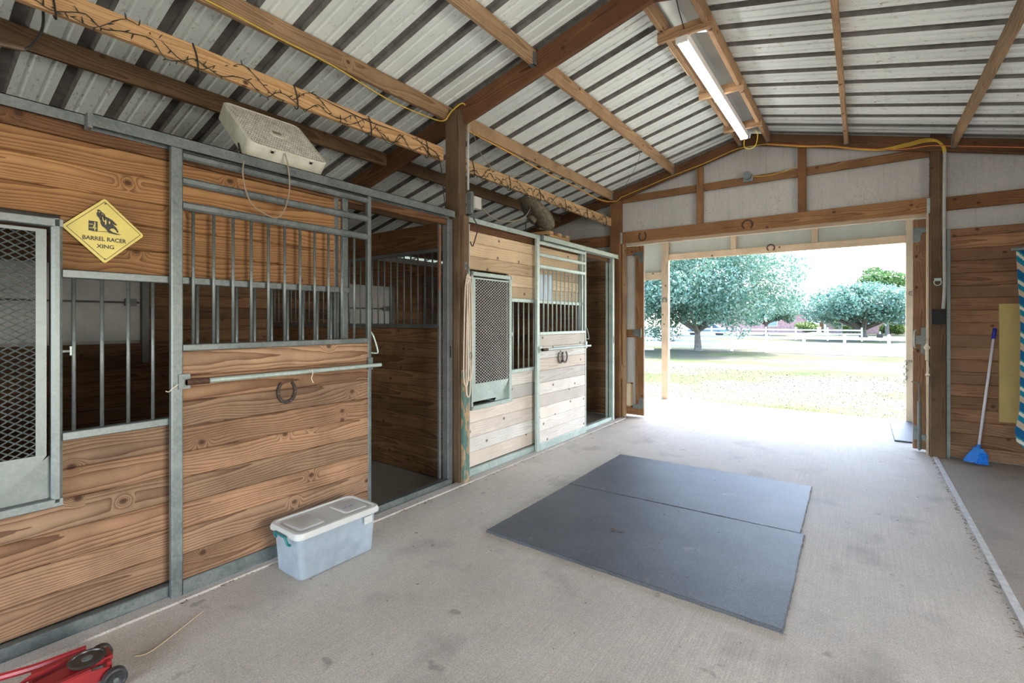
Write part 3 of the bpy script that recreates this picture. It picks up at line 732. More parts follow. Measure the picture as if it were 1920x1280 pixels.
# ------------------------------------------------------------------ barn doors (sliding, pushed open)
def barn_door(n, label, x0, x1, side, mid):
    t = thing('door_%d' % n, label, 'door', ((x0 + x1) / 2, 7.22, 0.03), kind='structure')
    y = 7.215; z0, z1 = 0.03, 2.66
    def br(nm, p, q, w_): return bar(nm, p, q, w_, 0.035, FRAME if side < 0 else RWALL, t, up=(0, 1, 0))
    br('door_stile', (x1 - 0.065, y, z0), (x1 - 0.065, y, z1), 0.13); br('door_stile', (x0 + 0.065, y, z0), (x0 + 0.065, y, z1), 0.13)
    for z in (z0 + 0.07, z1 - 0.065, mid): br('door_rail', (x0 + 0.13, y, z), (x1 - 0.13, y, z), 0.12 if z == mid else 0.14)
    MB().box((x0, y + 0.018, z0), (x1, y + 0.03, z1)).build('door_sheet', SIDING, t)
    e = x1 if side < 0 else x0
    for z in (z0 + 0.14, z1 - 0.13):
        s_ = side
        e2, e1 = e + s_ * 0.17, e + s_ * 0.06; v_ = -1 if z > 1 else 1
        pl_ = [(e, 7.193, z + 0.035 * -v_), (e2, 7.193, z + 0.035 * -v_), (e2, 7.193, z + 0.02 * v_), (e1 + s_ * .02, 7.193, z + 0.025 * v_), (e1, 7.193, z + 0.13 * v_), (e, 7.193, z + 0.13 * v_)]
        MB().extr(pl_ if s_ * v_ < 0 else pl_[::-1], (0, -0.004, 0)).build('corner_plate', GALV, t)
    return t
dl = barn_door(1, 'left barn door leaf of siding on a brown wooden frame slid behind the wall', -4.55, -2.73, -1, 1.30)
MB().extr([(-2.90, 7.192, 1.36), (-2.78, 7.192, 1.36), (-2.78, 7.192, 1.24), (-2.90, 7.192, 1.28)], (0, 0.004, 0)).build('latch_plate', GALV, dl)
MB().tube(smooth_path([(-2.77, 7.19, 1.38), (-2.755, 7.165, 1.36), (-2.755, 7.165, 1.26), (-2.77, 7.19, 1.24)], 4), 0.006, 6).build('door_handle', GALV_L, dl, True)
pf = thing('pet_door', 'small framed pet door panel low on the left barn door leaf', 'pet door', (-3.0, 7.19, 0.15))
MB().box((-3.10, 7.175, 0.15), (-2.90, 7.186, 0.17)).box((-3.10, 7.175, 0.51), (-2.90, 7.186, 0.53)).box((-2.925, 7.175, 0.15), (-2.90, 7.186, 0.53)).box((-3.10, 7.175, .15), (-3.08, 7.186, .53)).build('frame', FRESH, pf)
MB().box((-3.09, 7.183, 0.16), (-2.91, 7.19, 0.52)).build('panel', CREAM, pf)
dr = barn_door(2, 'right barn door leaf of reddish boards slid behind the weathered post', 0.475, 2.3, 1, 1.30)
MB().extr([(0.50, 7.19, 1.23), (0.545, 7.19, 1.23), (0.545, 7.19, 1.12), (0.60, 7.19, 1.12), (0.60, 7.19, 1.42), (0.545, 7.19, 1.42), (0.545, 7.19, 1.33), (0.50, 7.19, 1.33)], (0, -0.01, 0)).build('latch_plate', GALV_D, dr)
MB().tube(smooth_path([(0.50, 7.19, 1.39), (0.485, 7.15, 1.37), (0.485, 7.15, 1.21), (0.50, 7.19, 1.19)], 4), 0.007, 6).build('door_handle', GALV_L, dr, True)
cb = thing('cane_bolt', 'long steel drop bolt on the right barn door leaf', 'bolt', (0.53, 7.17, 0.01))
MB().tube([(0.53, 7.165, 0.02), (0.53, 7.165, 0.75)], 0.007, 8).tube(smooth_path([(0.53, 7.165, 0.75), (0.525, 7.165, 0.785), (0.48, 7.165, 0.80), (0.46, 7.165, 0.80)], 3), 0.007, 8).build('bent_rod', GALV_D, cb, True)
MB().tube([(0.53, 7.165, 0.03), (0.53, 7.165, 0.58)], 0.016, 8).build('sleeve', GALV, cb, True)
lk = thing('hasp_latch', 'rusty white hasp latch hanging on the edge of the right doorway jamb', 'latch', (0.58, 7.05, 1.0))
MB().box((0.572, 7.045, 1.06), (0.60, 7.055, 1.24)).disc_prism((0.586, 7.04, 1.20), (0, 1, 0), 0.028, 0.02, 14).build('hasp_plate', CREAM, lk)
MB().tube([(0.59, 7.04, 1.05), (0.60, 7.03, 0.96), (0.592, 7.03, 0.90)], 0.006, 6).disc_prism((0.59, 7.02, 0.90), (0, 1, 0), 0.02, 0.015, 12).box((0.58, 7.02, 0.80), (0.60, 7.035, 0.89)).build('hook', CREAM, lk)
tag(MB().tube([(0.67 + 0.03 * math.cos(a), 6.985, 1.92 + 0.035 * math.sin(a)) for a in np.linspace(2.4, 7.0, 14)], 0.006, 6).box((0.642, 6.985, 1.935), (0.70, 7.0, 1.965)).build('tie_ring', GALV_L, None, True), 'bright metal tie ring on the right doorway post', 'ring')
tag(MB().box((-3.06, 7.04, 0.60), (-3.01, 7.06, 0.82)).box((-3.04, 7.03, 0.82), (-3.03, 7.05, 0.95)).build('wood_block_latch', PURLIN), 'small wooden turn block on the left doorway jamb', 'latch')

# ------------------------------------------------------------------ horseshoes
def horseshoe(c, u, v, nrm, r, mat, label, group=None, open_up=True, k=1.25):
    c, u, v, nrm = Vector(c), Vector(u), Vector(v), Vector(nrm)
    b = MB(); N_ = 20; ring = []
    for i in range(N_ + 1):
        a = math.pi * (-0.5 - 0.80 + 1.60 * i / N_)
        rad = r * (1 + 0.12 * (abs(i - N_ / 2) / (N_ / 2)))
        px_, py_ = rad * math.cos(a), rad * k * math.sin(a) * 1.0
        if not open_up: py_ = -py_
        w_ = 0.011 * (1 - 0.25 * abs(i - N_ / 2) / (N_ / 2))
        d = Vector((math.cos(a), math.sin(a) if open_up else -math.sin(a)))
        ci = c + u * px_ + v * py_
        o_ = (u * d.x + v * d.y) * w_
        ring.append([ci - o_, ci + o_, ci + o_ + nrm * 0.009, ci - o_ + nrm * 0.009])
    vs = [p for g in ring for p in g]; f = []
    for i in range(N_):
        for q in range(4): f.append((i * 4 + q, i * 4 + (q + 1) % 4, (i + 1) * 4 + (q + 1) % 4, (i + 1) * 4 + q))
    f += [(3, 2, 1, 0), (N_ * 4, N_ * 4 + 1, N_ * 4 + 2, N_ * 4 + 3)]
    t = b.poly(vs, f).build('horseshoe', mat); tag(t, label, 'horseshoe', group)
    for sx in (-1, 1):
        for q in (0.25, 0.6):
            i = int(N_ / 2 + sx * q * N_ / 2); pc = sum((Vector(p) for p in ring[i][2:]), Vector()) / 2
            MB().disc_prism(pc, nrm, 0.003, 0.003, 6).build('nail', GALV_D, t)
    return t
Y, Z, X_ = (0, 1, 0), (0, 0, 1), (1, 0, 0)
horseshoe((-2.975, 1.632, 1.045), Y, Z, X_, 0.052, IRON, 'single iron horseshoe on the nearer sliding stall door')
h2 = horseshoe((-2.975, 5.085, 1.055), Y, Z, X_, 0.052, IRON, 'left of two overlapping iron horseshoes on the bleached, daylit stall door')
horseshoe((-2.962, 5.165, 1.055), Vector((0, 1, 0.1)).normalized(), Vector((0, -0.1, 1)).normalized(), X_, 0.052, IRON, 'right of two overlapping iron horseshoes on the bleached, daylit stall door')
horseshoe((-2.683, 7.037, 2.775), X_, Z, (0, -1, 0), 0.050, RUST, 'rusty horseshoe at the left end of the doorway header')
horseshoe((-1.235, 7.037, 2.785), X_, Z, (0, -1, 0), 0.058, RUST, 'rusty horseshoe at the middle of the doorway header', open_up=False, k=1.0)
horseshoe((-1.25, 9.178, 2.74), X_, Z, (0, -1, 0), 0.052, RUST, 'rusty horseshoe on the outer porch header', open_up=False, k=1.0)
horseshoe((-3.05, 9.135, 1.89), X_, Z, (0, -1, 0), 0.035, GALV_D, 'small grey horseshoe on the left porch post', open_up=False)
tag(MB().tube([(0.585 + 0.028 * math.cos(a), 9.13, 1.90 + 0.03 * math.sin(a)) for a in np.linspace(0, 6.28, 14)], 0.006, 6).build('tie_ring', GALV_D, None, True), 'grey metal ring on the right porch post', 'ring')
ch = MB()
pts = [(0.52 + 0.02 * math.sin(i * 1.3), 9.13, 0.90 - 0.022 * i) for i in range(15)] + [(0.53 + 0.03 * i, 9.13, 0.905) for i in range(1, 3)]
for i, p in enumerate(pts):
    ax = (1, 0, 0) if i % 2 else (0, 1, 0)
    ch.tube([(p[0] + (0.009 * math.cos(a) if i % 2 == 0 else 0), p[1] + (0.009 * math.cos(a) if i % 2 else 0), p[2] + 0.015 * math.sin(a)) for a in np.linspace(0, 6.28, 8)], 0.0035, 5)
tag(ch.build('hanging_chain', plain('dark_green_chain', (0.05, 0.09, 0.07), 0.5, 0.3)), 'short dark chain hanging from the right porch post', 'chain')

# ------------------------------------------------------------------ light board with string lights
tag(bar('light_board', (-3.19, -0.35, 3.06), (-3.19, 3.26, 3.06), 0.038, 0.125, FRESH), 'yellow pine board with string lights, in front of the dark post', 'board')
tag(bar('light_board', (-3.19, 3.38, 3.045), (-3.19, 6.99, 3.045), 0.038, 0.125, FRESH), 'yellow pine board with string lights, beyond the dark post', 'board')
def string_lights(ya, yb, label, zc):
    t = thing('string_lights', label, 'string lights', (-3.17, ya, zc))
    pts = []; y = ya; i = 0
    while y < yb:
        ph = i * 0.9
        pts.append((-3.165 + 0.012 * math.sin(ph * 1.3), y, zc - 0.01 + 0.055 * math.sin(ph) + random.uniform(-.02, .02))); y += random.uniform(0.05, 0.085); i += 1
    MB().tube(smooth_path(pts, 3), 0.0026, 4).build('wire', WIRE_G, t)
    pts2 = [(-3.163, p[1] + 0.03, zc - 0.035 + 0.035 * math.sin(j * 1.7) + random.uniform(-.03, .03)) for j, p in enumerate(pts)]
    MB().tube(smooth_path(pts2, 3), 0.0026, 4).build('wire', WIRE_G, t)
    b = MB(); sp = smooth_path(pts, 3) + smooth_path(pts2, 3)
    for q in range(2, len(sp) - 2, 2):
        p = sp[q]; d = Vector((random.uniform(-.1, .9), random.uniform(-1, 1), random.uniform(-1.2, 0.8))).normalized() * 0.032
        b.tube([p, p + d * 0.55, p + d], 0.003, 4, radii=[0.0032, 0.0034, 0.0012])
    o = b.build('bulbs', WIRE_G, t); o['kind'] = 'stuff'
    # loops of wire round the board
    for y in (np.arange(ya + 0.25, yb, 0.62)):
        MB().tube(smooth_path([(-3.168, y, zc + 0.07), (-3.162, y + 0.02, zc), (-3.168, y + 0.03, zc - 0.072), (-3.20, y + 0.035, zc - 0.075), (-3.215, y + 0.03, zc - 0.05)], 3), 0.0045, 5).build('wire_loop', WIRE_D, t, True)
    return t
string_lights(0.3, 3.22, 'dark string lights wound along the nearer yellow board', 3.055)
string_lights(3.42, 6.9, 'dark string lights wound along the farther yellow board', 3.035)
cable('black_cable', [(-3.175, 1.9, 3.12), (-3.172, 2.4, 3.085), (-3.175, 2.8, 3.10), (-3.17, 3.1, 3.06), (-3.16, 3.2, 2.98), (-3.14, 3.245, 2.6), (-3.13, 3.25, 2.5)], 0.005, WIRE_D, 'black cable running down from the yellow board beside the dark post', 'cable')
# dangling cable and pipe end at the upper left
tag(MB().tube([(-3.3, 0.2, 2.78), (-3.3, 0.49, 2.822)], 0.012, 8).build('pipe_stub', plain('brown_pipe', (0.14, 0.09, 0.06), 0.6), None, True), 'short dark brown pipe end below the roof at upper left', 'pipe')
cable('black_cable', [(-3.3, 0.56, 3.32), (-3.3, 0.557, 3.1), (-3.3, 0.556, 2.965), (-3.3, 0.53, 2.88), (-3.3, 0.495, 2.825), (-3.31, 0.46, 2.81)], 0.006, WIRE_D, 'dark cable dangling from the roof to the pipe end', 'cable')

# ------------------------------------------------------------------ yellow and orange wiring
cable('yellow_cable', [(-3.118, 0.3, 3.40), (-3.118, 1.27, 3.385), (-3.118, 1.6, 3.37), (-3.118, 2.05, 3.36), (-3.115, 2.55, 3.30), (-3.12, 2.95, 3.31), (-3.12, 3.2, 3.34), (-3.06, 3.25, 3.43), (-2.975, 3.30, 3.50), (-2.965, 3.36, 3.47), (-2.97, 3.42, 3.38), (-3.11, 3.55, 3.36), (-3.118, 4.2, 3.345), (-3.118, 5.0, 3.30), (-3.118, 5.8, 3.31), (-3.115, 6.4, 3.28), (-3.08, 6.9, 3.33), (-3.0, 6.97, 3.40)], 0.0055, WIRE_Y, 'yellow cable stapled under the purlin past the dark post', 'cable')
cable('orange_wire', [(-3.122, 3.5, 3.36), (-3.122, 4.3, 3.335), (-3.12, 5.0, 3.315), (-3.122, 5.9, 3.29), (-3.12, 6.6, 3.28), (-3.07, 6.92, 3.35)], 0.004, WIRE_O, 'thin orange wire along the farther purlin under the roof', 'cable')
cable('yellow_cable', [(-3.0, 6.97, 3.40), (-2.6, 6.972, 3.50), (-2.26, 6.972, 3.585), (-1.78, 6.97, 3.685), (-1.40, 6.97, 3.79), (-1.22, 6.97, 3.80), (-1.0, 6.97, 3.79)], 0.0055, WIRE_Y, 'yellow cable climbing the left side of the end rafter', 'cable')
for k in range(4):
    dz = 0.012 * k
    cable('yellow_cable', [(-1.0, 6.97, 3.785), (-0.63, 6.97, 3.675 + dz * .3), (-0.3, 6.97, 3.60 + dz * .4), (0.12, 6.97, 3.47 + dz * .4), (0.4, 6.97, 3.455 + dz), (0.55, 6.965, 3.47 + dz), (0.66, 6.965, 3.45 + dz * .6), (0.705 + 0.008 * k, 6.97, 3.38), (0.715 + 0.006 * k, 6.978, 3.31)], 0.0045, WIRE_Y,
          ('lowest', 'second lowest', 'second highest', 'highest')[k] + ' of four yellow cables bending into the conduit at the right post', 'cable', group='yellow cables into the conduit')
cable('orange_cable', [(-1.0, 6.965, 3.79), (-0.3, 6.965, 3.60), (0.3, 6.96, 3.44), (0.6, 6.96, 3.42), (0.76, 6.965, 3.385), (1.33, 6.975, 3.25), (2.5, 6.975, 2.95), (4.0, 6.975, 2.58)], 0.006, WIRE_O, 'orange cable running right along the end rafter', 'cable')
jb = thing('junction_box', 'round grey junction box on the girt above the doorway', 'junction box', (-1.24, 7.05, 3.41))
MB().disc_prism((-1.235, 7.06, 3.44), (0, -1, 0), 0.05, 0.05, 16).box((-1.29, 7.05, 3.36), (-1.17, 7.08, 3.44)).build('box', GALV, jb)
MB().disc_prism((-1.235, 7.01, 3.44), (0, -1, 0), 0.035, 0.012, 14).build('cover', GALV_D, jb)
cable('wire_tail', [(-1.19, 7.045, 3.42), (-1.0, 7.06, 3.40), (-0.8, 7.06, 3.42), (-0.66, 7.035, 3.45)], 0.005, WIRE_Y, parent=jb)
cable('grey_wire', [(-2.98, 6.97, 3.50), (-2.2, 5.6, 3.60), (-3.05, 4.9, 3.32), (-3.1, 4.4, 3.12), (-3.1, 4.05, 3.07), (-3.05, 3.7, 3.12), (-2.96, 3.42, 3.30)], 0.0035, CORD, 'thin sagging grey wire under the left roof slope', 'cable', k=8)

# ------------------------------------------------------------------ fluorescent lights
TUBE_OFF = plain('unlit_tube_glass', (0.8, 0.8, 0.78), 0.3, var=0.02)
def fixture(x, y0, y1, z, label, tm=None):
    t = thing('fluorescent_light', label, 'light fixture', (x, (y0 + y1) / 2, z))
    MB().extr([(x - 0.055, y0, z + 0.055), (x - 0.04, y0, z + 0.02), (x + 0.04, y0, z + 0.02), (x + 0.055, y0, z + 0.055), (x + 0.03, y0, z + 0.075), (x - 0.03, y0, z + 0.075)][::-1], (0, y1 - y0, 0)).build('housing', LTWHITE, t)
    MB().box((x - 0.045, y0 - 0.008, z - 0.005), (x + 0.045, y0 + 0.01, z + 0.06)).box((x - 0.045, y1 - 0.01, z - 0.005), (x + 0.045, y1 + 0.008, z + 0.06)).build('end_cap', LTWHITE, t)
    ym = (y0 + y1) / 2
    for a, b in ((y0 + 0.01, ym - 0.012), (ym + 0.012, y1 - 0.01)):
        for dx in (-0.021, 0.021): rod('tube', (x + dx, a, z + 0.005), (x + dx, b, z + 0.005), 0.0165, tm or TUBE, t, 12)
    MB().box((x - 0.042, ym - 0.012, z - 0.008), (x + 0.042, ym + 0.012, z + 0.025)).build('lamp_socket', LTWHITE, t)
    return t
fx = fixture(-1.165, 3.90, 6.42, 3.725, 'lit eight foot fluorescent strip under the ridge')
cable('power_lead', [(-1.16, 6.42, 3.73), (-1.18, 6.52, 3.66), (-1.12, 6.55, 3.63), (-1.05, 6.52, 3.66), (-1.02, 6.45, 3.76), (-1.04, 6.4, 3.80)], 0.005, WIRE_Y, parent=fx)
cable('hanging_wire', [(-1.14, 3.92, 3.80), (-1.13, 3.70, 3.88), (-1.10, 3.45, 3.98)], 0.004, WIRE_D, parent=fx, k=2)
fixture(-1.165, -0.1, 2.40, 3.725, 'unlit fluorescent strip under the ridge overhead of the camera', TUBE_OFF)
fixture(-1.165, -3.7, -1.2, 3.725, 'unlit fluorescent strip under the ridge at the rear of the aisle', TUBE_OFF)
bar('light_backer', (-1.30, 4.0, 3.772), (-1.30, 4.55, 3.772), 0.01, 0.01, PURLIN, ceil)

# ------------------------------------------------------------------ sign
sg = thing('warning_sign', 'yellow diamond BARREL RACER XING sign on the planks left of the nearer stall door', 'sign', (-3.03, 0.736, 1.943))
SY, SZ = 0.736, 1.943
def sheet(pts, x0, t): return MB().extr([(x0, SY + a, SZ + b) for a, b in pts][::-1], (t, 0, 0))
sheet([(-0.1575, 0.004), (-0.1560, 0.009), (-0.152, 0.0135), (-0.007, 0.1575), (0, 0.1605), (0.007, 0.1575), (0.1525, 0.0115), (0.157, 0.004), (0.157, -0.002), (0.152, -0.0085), (0.007, -0.152), (0, -0.155), (-0.007, -0.152), (-0.152, -0.004)], -3.048, 0.006).build('sign_plate', YELLOW, sg)
xs = -3.0415
ln = [(-0.1426, 0.0045), (0.0, 0.1475), (0.1455, 0.0035), (0.002, -0.142)]
b = MB()
for i in range(4):
    a, c = Vector(ln[i]), Vector(ln[(i + 1) % 4]); d = (c - a).normalized(); q = Vector((-d.y, d.x)) * 0.0011
    b.extr([(xs, SY + p.x, SZ + p.y) for p in (a - q, c - q, c + q, a + q)][::-1], (0.0006, 0, 0))
b.build('border_line', SIGNBLACK, sg)
BLK = {'barrel': [(-0.0622, 0.0455), (-0.0278, 0.0448), (-0.0278, -0.0019), (-0.0622, -0.003)],
'hat': [(-0.0321, 0.0979), (-0.0258, 0.105), (-0.0202, 0.105), (-0.0176, 0.1012), (-0.0125, 0.0989), (-0.0194, 0.0963), (-0.0258, 0.0971)],
'rider': [(-0.0258, 0.0971), (-0.0176, 0.098), (-0.0117, 0.0951), (-0.0001, 0.0857), (0.0025, 0.0746), (-0.004, 0.0636), (-0.0143, 0.0585), (-0.0181, 0.0513), (-0.0232, 0.0652), (-0.0303, 0.0721), (-0.0324, 0.0864)],
'horse': [(-0.0143, 0.0635), (0.0025, 0.0746), (0.0116, 0.0713), (0.03, 0.0611), (0.05, 0.0387), (0.0407, 0.0372), (0.03, 0.0428), (0.046, 0.0253), (0.0559, 0.0027), (0.0487, 0.0023), (0.0367, 0.0138), (0.0261, 0.0195), (0.0187, 0.0111), (0.03, 0.0022), (0.0667, -0.0079), (0.0447, -0.0097), (0.0156, -0.0053), (0.0025, 0.0145), (-0.0117, 0.0261), (-0.0176, 0.0416)],
'ground': [(-0.051, -0.0022), (-0.0283, -0.0027), (0.0156, 0.0013), (0.0156, -0.0013), (-0.0283, -0.0053), (-0.051, -0.0048)]}
WHT = [[(-0.0597, 0.0297), (-0.0455, 0.0298), (-0.0455, 0.0272), (-0.0597, 0.0272)], [(-0.0597, 0.012), (-0.0455, 0.0119), (-0.0455, 0.0093), (-0.0597, 0.0094)],
[(-0.0405, 0.041), (-0.0365, 0.0418), (-0.0365, -0.0012), (-0.0405, -0.0003)], [(-0.046, 0.0141), (-0.0395, 0.0341), (-0.0395, 0.0274), (-0.0432, 0.0131), (-0.0314, 0.0125), (-0.0314, 0.0093), (-0.046, 0.0093)],
[(-0.0104, 0.0691), (-0.0075, 0.0714), (-0.005, 0.057), (-0.0001, 0.0478), (-0.0052, 0.0486), (-0.0091, 0.0594)], [(-0.0001, 0.0544), (0.0051, 0.0619), (0.0064, 0.0489), (0.0046, 0.0337), (0.0012, 0.0348)],
[(0.0156, 0.055), (0.0214, 0.0507), (0.0198, 0.039), (0.0156, 0.0421)], [(-0.0232, 0.0956), (-0.0184, 0.0957), (-0.0192, 0.0913), (-0.0232, 0.0913)], [(0.03, 0.0195), (0.0347, 0.0205), (0.0467, 0.0076), (0.0433, 0.0075)],
[(-0.013, 0.088), (-0.005, 0.083), (-0.004, 0.081), (-0.013, 0.086)]]
b = MB()
for p in BLK.values(): b.extr([(xs, SY + a, SZ + c) for a, c in p][::-1], (0.0006, 0, 0))
b.build('barrel_racer_print', SIGNBLACK, sg)
b = MB()
for p in WHT: b.extr([(xs + 0.0008, SY + a, SZ + c) for a, c in p][::-1], (0.0004, 0, 0))
b.build('print_highlights', YELLOW, sg)
def text(body, y0, y1, zb, cap, name, x=xs, mat=SIGNBLACK, parent=sg, M=None):
    cu = bpy.data.curves.new(name, 'FONT'); cu.body = body; cu.size = 1.0; cu.offset = 0.022; cu.extrude = 0.0
    ob = bpy.data.objects.new(name, cu); S.collection.objects.link(ob)
    me = bpy.data.meshes.new_from_object(ob.evaluated_get(bpy.context.evaluated_depsgraph_get()))
    bpy.data.objects.remove(ob)
    n = len(me.vertices); v = np.empty(n * 3); me.vertices.foreach_get('co', v); v = v.reshape(-1, 3)
    lo, hi = v.min(0), v.max(0)
    v[:, 0] = (v[:, 0] - lo[0]) / (hi[0] - lo[0]) * (y1 - y0); v[:, 1] = (v[:, 1] - lo[1]) / (hi[1] - lo[1]) * cap; v[:, 2] = 0
    me.vertices.foreach_set('co', v.ravel()); me.update(); me.materials.clear(); me.materials.append(mat); me.name = name
    m = M or Matrix(((0, 0, 1, x), (1, 0, 0, SY + y0), (0, 1, 0, SZ + zb), (0, 0, 0, 1)))
    return add(name, me, m, parent)
text('BARREL RACER', -0.0850, 0.0862, -0.0487, 0.0205, 'lettering', xs + 0.0006)
text('XING', -0.0325, 0.0367, -0.0845, 0.0195, 'lettering', xs + 0.0006)
MB().disc_prism((-3.043, SY + 0.002, SZ + 0.138), (1, 0, 0), 0.0035, 0.004, 8).disc_prism((-3.043, SY, SZ - 0.135), (1, 0, 0), 0.0025, 0.003, 8).build('nail', IRON, sg)

# ------------------------------------------------------------------ storage tub
tb = thing('storage_tub', 'clear plastic storage tub with milky lid and teal handle before the nearer stall door', 'tub', (-2.71, 1.75, 0))
def rrect(cx, cy, hx, hy, r, z, n=5):
    out = []
    for qx, qy, a0 in ((1, 1, 0), (-1, 1, 90), (-1, -1, 180), (1, -1, 270)):
        for i in range(n + 1):
            a = R(a0 + 90 * i / n); out.append((cx + qx * (hx - r) + r * math.cos(a), cy + qy * (hy - r) + r * math.sin(a), z))
    return out
def loft(b, loops, cap0=True, cap1=True):
    n = len(loops[0]); base = len(b.v)
    for l in loops: b.v += l
    for i in range(len(loops) - 1):
        for k in range(n):
            k2 = (k + 1) % n; b.f.append((base + i * n + k, base + i * n + k2, base + (i + 1) * n + k2, base + (i + 1) * n + k))
    if cap0: b.f.append(tuple(base + k for k in reversed(range(n))))
    if cap1: b.f.append(tuple(base + (len(loops) - 1) * n + k for k in range(n)))
cx, cy = -2.72, 1.755
b = MB()
loft(b, [rrect(cx, cy, 0.125, 0.240, 0.03, 0.004), rrect(cx, cy, 0.135, 0.252, 0.035, 0.012), rrect(cx, cy, 0.147, 0.268, 0.035, 0.262), rrect(cx, cy, 0.144, 0.265, 0.033, 0.262), rrect(cx, cy, 0.132, 0.249, 0.032, 0.016)], True, True)
b.build('tub_body', CLEAR, tb, True)
b = MB()
loft(b, [rrect(cx, cy, 0.152, 0.274, 0.035, 0.258), rrect(cx, cy, 0.165, 0.290, 0.042, 0.256), rrect(cx, cy, 0.167, 0.292, 0.045, 0.272), rrect(cx, cy, 0.160, 0.284, 0.045, 0.290), rrect(cx, cy, 0.145, 0.268, 0.04, 0.292), rrect(cx, cy, 0.138, 0.260, 0.04, 0.284), rrect(cx, cy, 0.10, 0.20, 0.03, 0.284)], True, True)
ld = b.build('lid', LID, tb, True)
for a in (-0.155, 0.155):
    b = MB(); loft(b, [rrect(cx, cy + a, 0.098, 0.085, 0.02, 0.284), rrect(cx, cy + a, 0.092, 0.079, 0.018, 0.290)]); b.build('lid_panel', LID, ld, True)
# handwritten blue marks on the lid
b = MB()
for i in range(7):
    y0 = cy + 0.10 + i * 0.014; b.tube([(cx + 0.01 + 0.008 * math.sin(i * 2.3), y0, 0.291), (cx + 0.022 + 0.006 * math.cos(i * 1.7), y0 + 0.008, 0.291), (cx + 0.012, y0 + 0.011, 0.291)], 0.0012, 4)
b.build('marker_writing', plain('blue_marker', (0.10, 0.14, 0.45), 0.5), ld)
hd = MB().tube(smooth_path([(cx - 0.075, cy - 0.285, 0.225), (cx - 0.07, cy - 0.297, 0.25), (cx - 0.06, cy - 0.302, 0.262), (cx + 0.05, cy - 0.302, 0.262), (cx + 0.062, cy - 0.302, 0.25), (cx + 0.075, cy - 0.298, 0.225), (cx + 0.095, cy - 0.292, 0.222)], 4), 0.0075, 8).build('handle', TEAL, tb, True)
MB().box((cx + 0.168, cy + 0.155, 0.205), (cx + 0.170, cy + 0.215, 0.25)).build('label_sticker', LID, tb)

# ------------------------------------------------------------------ rubber mats
def mat_(pts, label, z=0.021):
    b = MB(); n = 40; per = []
    P = [Vector((*p, 0)) for p in pts]
    for i in range(4):
        for k in range(n):
            q = P[i].lerp(P[(i + 1) % 4], k / n); per.append(q + Vector((random.uniform(-1, 1), random.uniform(-1, 1), 0)) * 0.003)
    c = sum(P, Vector()) / 4
    low = [tuple(q) for q in per]; up = [(q.x, q.y, z - 0.003) for q in per]; up2 = [tuple(q + (c - q).normalized() * 0.006 + Vector((0, 0, z))) for q in per]
    loft(b, [[(x, y, 0.0005) for x, y, _ in low], up, up2])
    return tag(b.build('rubber_mat', RUBBER), label, 'mat')
mat_([(-2.150, 2.640), (-0.302, 2.620), (-0.320, 3.880), (-2.148, 3.828)], 'nearer of the two dark rubber mats on the aisle floor')
mat_([(-2.152, 3.836), (-0.345, 3.886), (-0.362, 5.052), (-2.168, 5.014)], 'farther of the two dark rubber mats on the aisle floor')
tag(mat_([(0.33, 7.62), (1.0, 7.62), (1.0, 9.12), (0.33, 9.12)], 'small dark mat on the apron by the right barn door'), None)
lf = MB()
for (x, y, s_) in ((-1.42, 3.17, 0.03), (-1.36, 3.18, 0.022), (-2.5, 2.3, 0.02)):
    lf.poly([(x - s_, y, 0.024), (x, y - s_ * .4, 0.036), (x + s_, y + .006, 0.026), (x, y + s_ * .4, 0.03)], [(0, 1, 2), (0, 2, 3), (0, 3, 1), (1, 3, 2)])
tag(lf.build('dry_leaf', plain('dry_leaf_brown', (0.24, 0.12, 0.06), 0.8)), 'crumpled dry brown leaf on the nearer rubber mat', 'leaf')
tag(MB().tube(smooth_path([(-2.62, 0.74, 0.004), (-2.60, 0.80, 0.005), (-2.72, 1.02, 0.004), (-2.74, 1.06, 0.004)], 4), 0.0018, 4).build('straw_stalk', plain('pale_straw', (0.6, 0.48, 0.28), 0.7)), 'long pale straw stalk on the floor near the jack', 'straw')

# ------------------------------------------------------------------ box fan on the nearer track
fn = thing('box_fan', 'dusty white square box fan leaning back on the nearer door track', 'fan', (-3.04, 1.67, 2.49))
al = R(47)
# local: a across (world +Y), b up the face, c out of the face
def FM(a, b, c):
    base = Vector((-3.045, 1.405, 2.492)); ea = Vector((0, 1, 0)); eb = Vector((-math.sin(al), 0, math.cos(al))); ec = Vector((math.cos(al), 0, math.sin(al)))
    return base + ea * a + eb * b + ec * c
fm = Matrix(((0, -math.sin(al), math.cos(al), -3.045), (1, 0, 0, 1.405), (0, math.cos(al), math.sin(al), 2.492), (0, 0, 0, 1)))
W_ = 0.525; D_ = 0.105
def fr(r, inset, z): return [(x, y, z) for x, y, _ in rrect(W_ / 2, W_ / 2, W_ / 2 - inset, W_ / 2 - inset, r, z)]
b = MB(); loft(b, [fr(0.05, 0, 0), fr(0.05, 0, D_), fr(0.045, 0.006, D_ + 0.006), fr(0.045, 0.012, D_ + 0.006), fr(0.045, 0.013, D_ - 0.004), fr(0.045, 0.014, 0.012)], True, True)
b.build('housing', FANP, fn, True, fm)
b = MB()
for i in range(31):
    a = 0.02 + i * 0.01617; b.box((a - 0.0034, 0.016, D_ - 0.004), (a + 0.0034, W_ - 0.016, D_ + 0.003))
for i in range(16):
    a = 0.02 + i * 0.0323; b.box((0.016, a - 0.006, D_ - 0.006), (W_ - 0.016, a + 0.006, D_ + 0.001))
b.build('grille', FANG, fn, m=fm)
b = MB(); b.disc_prism((W_ / 2, W_ / 2, D_ - 0.002), (0, 0, 1), 0.055, 0.009, 28, 0.05); bd = b.build('grille_badge', FANP, fn, True, fm)
b = MB()
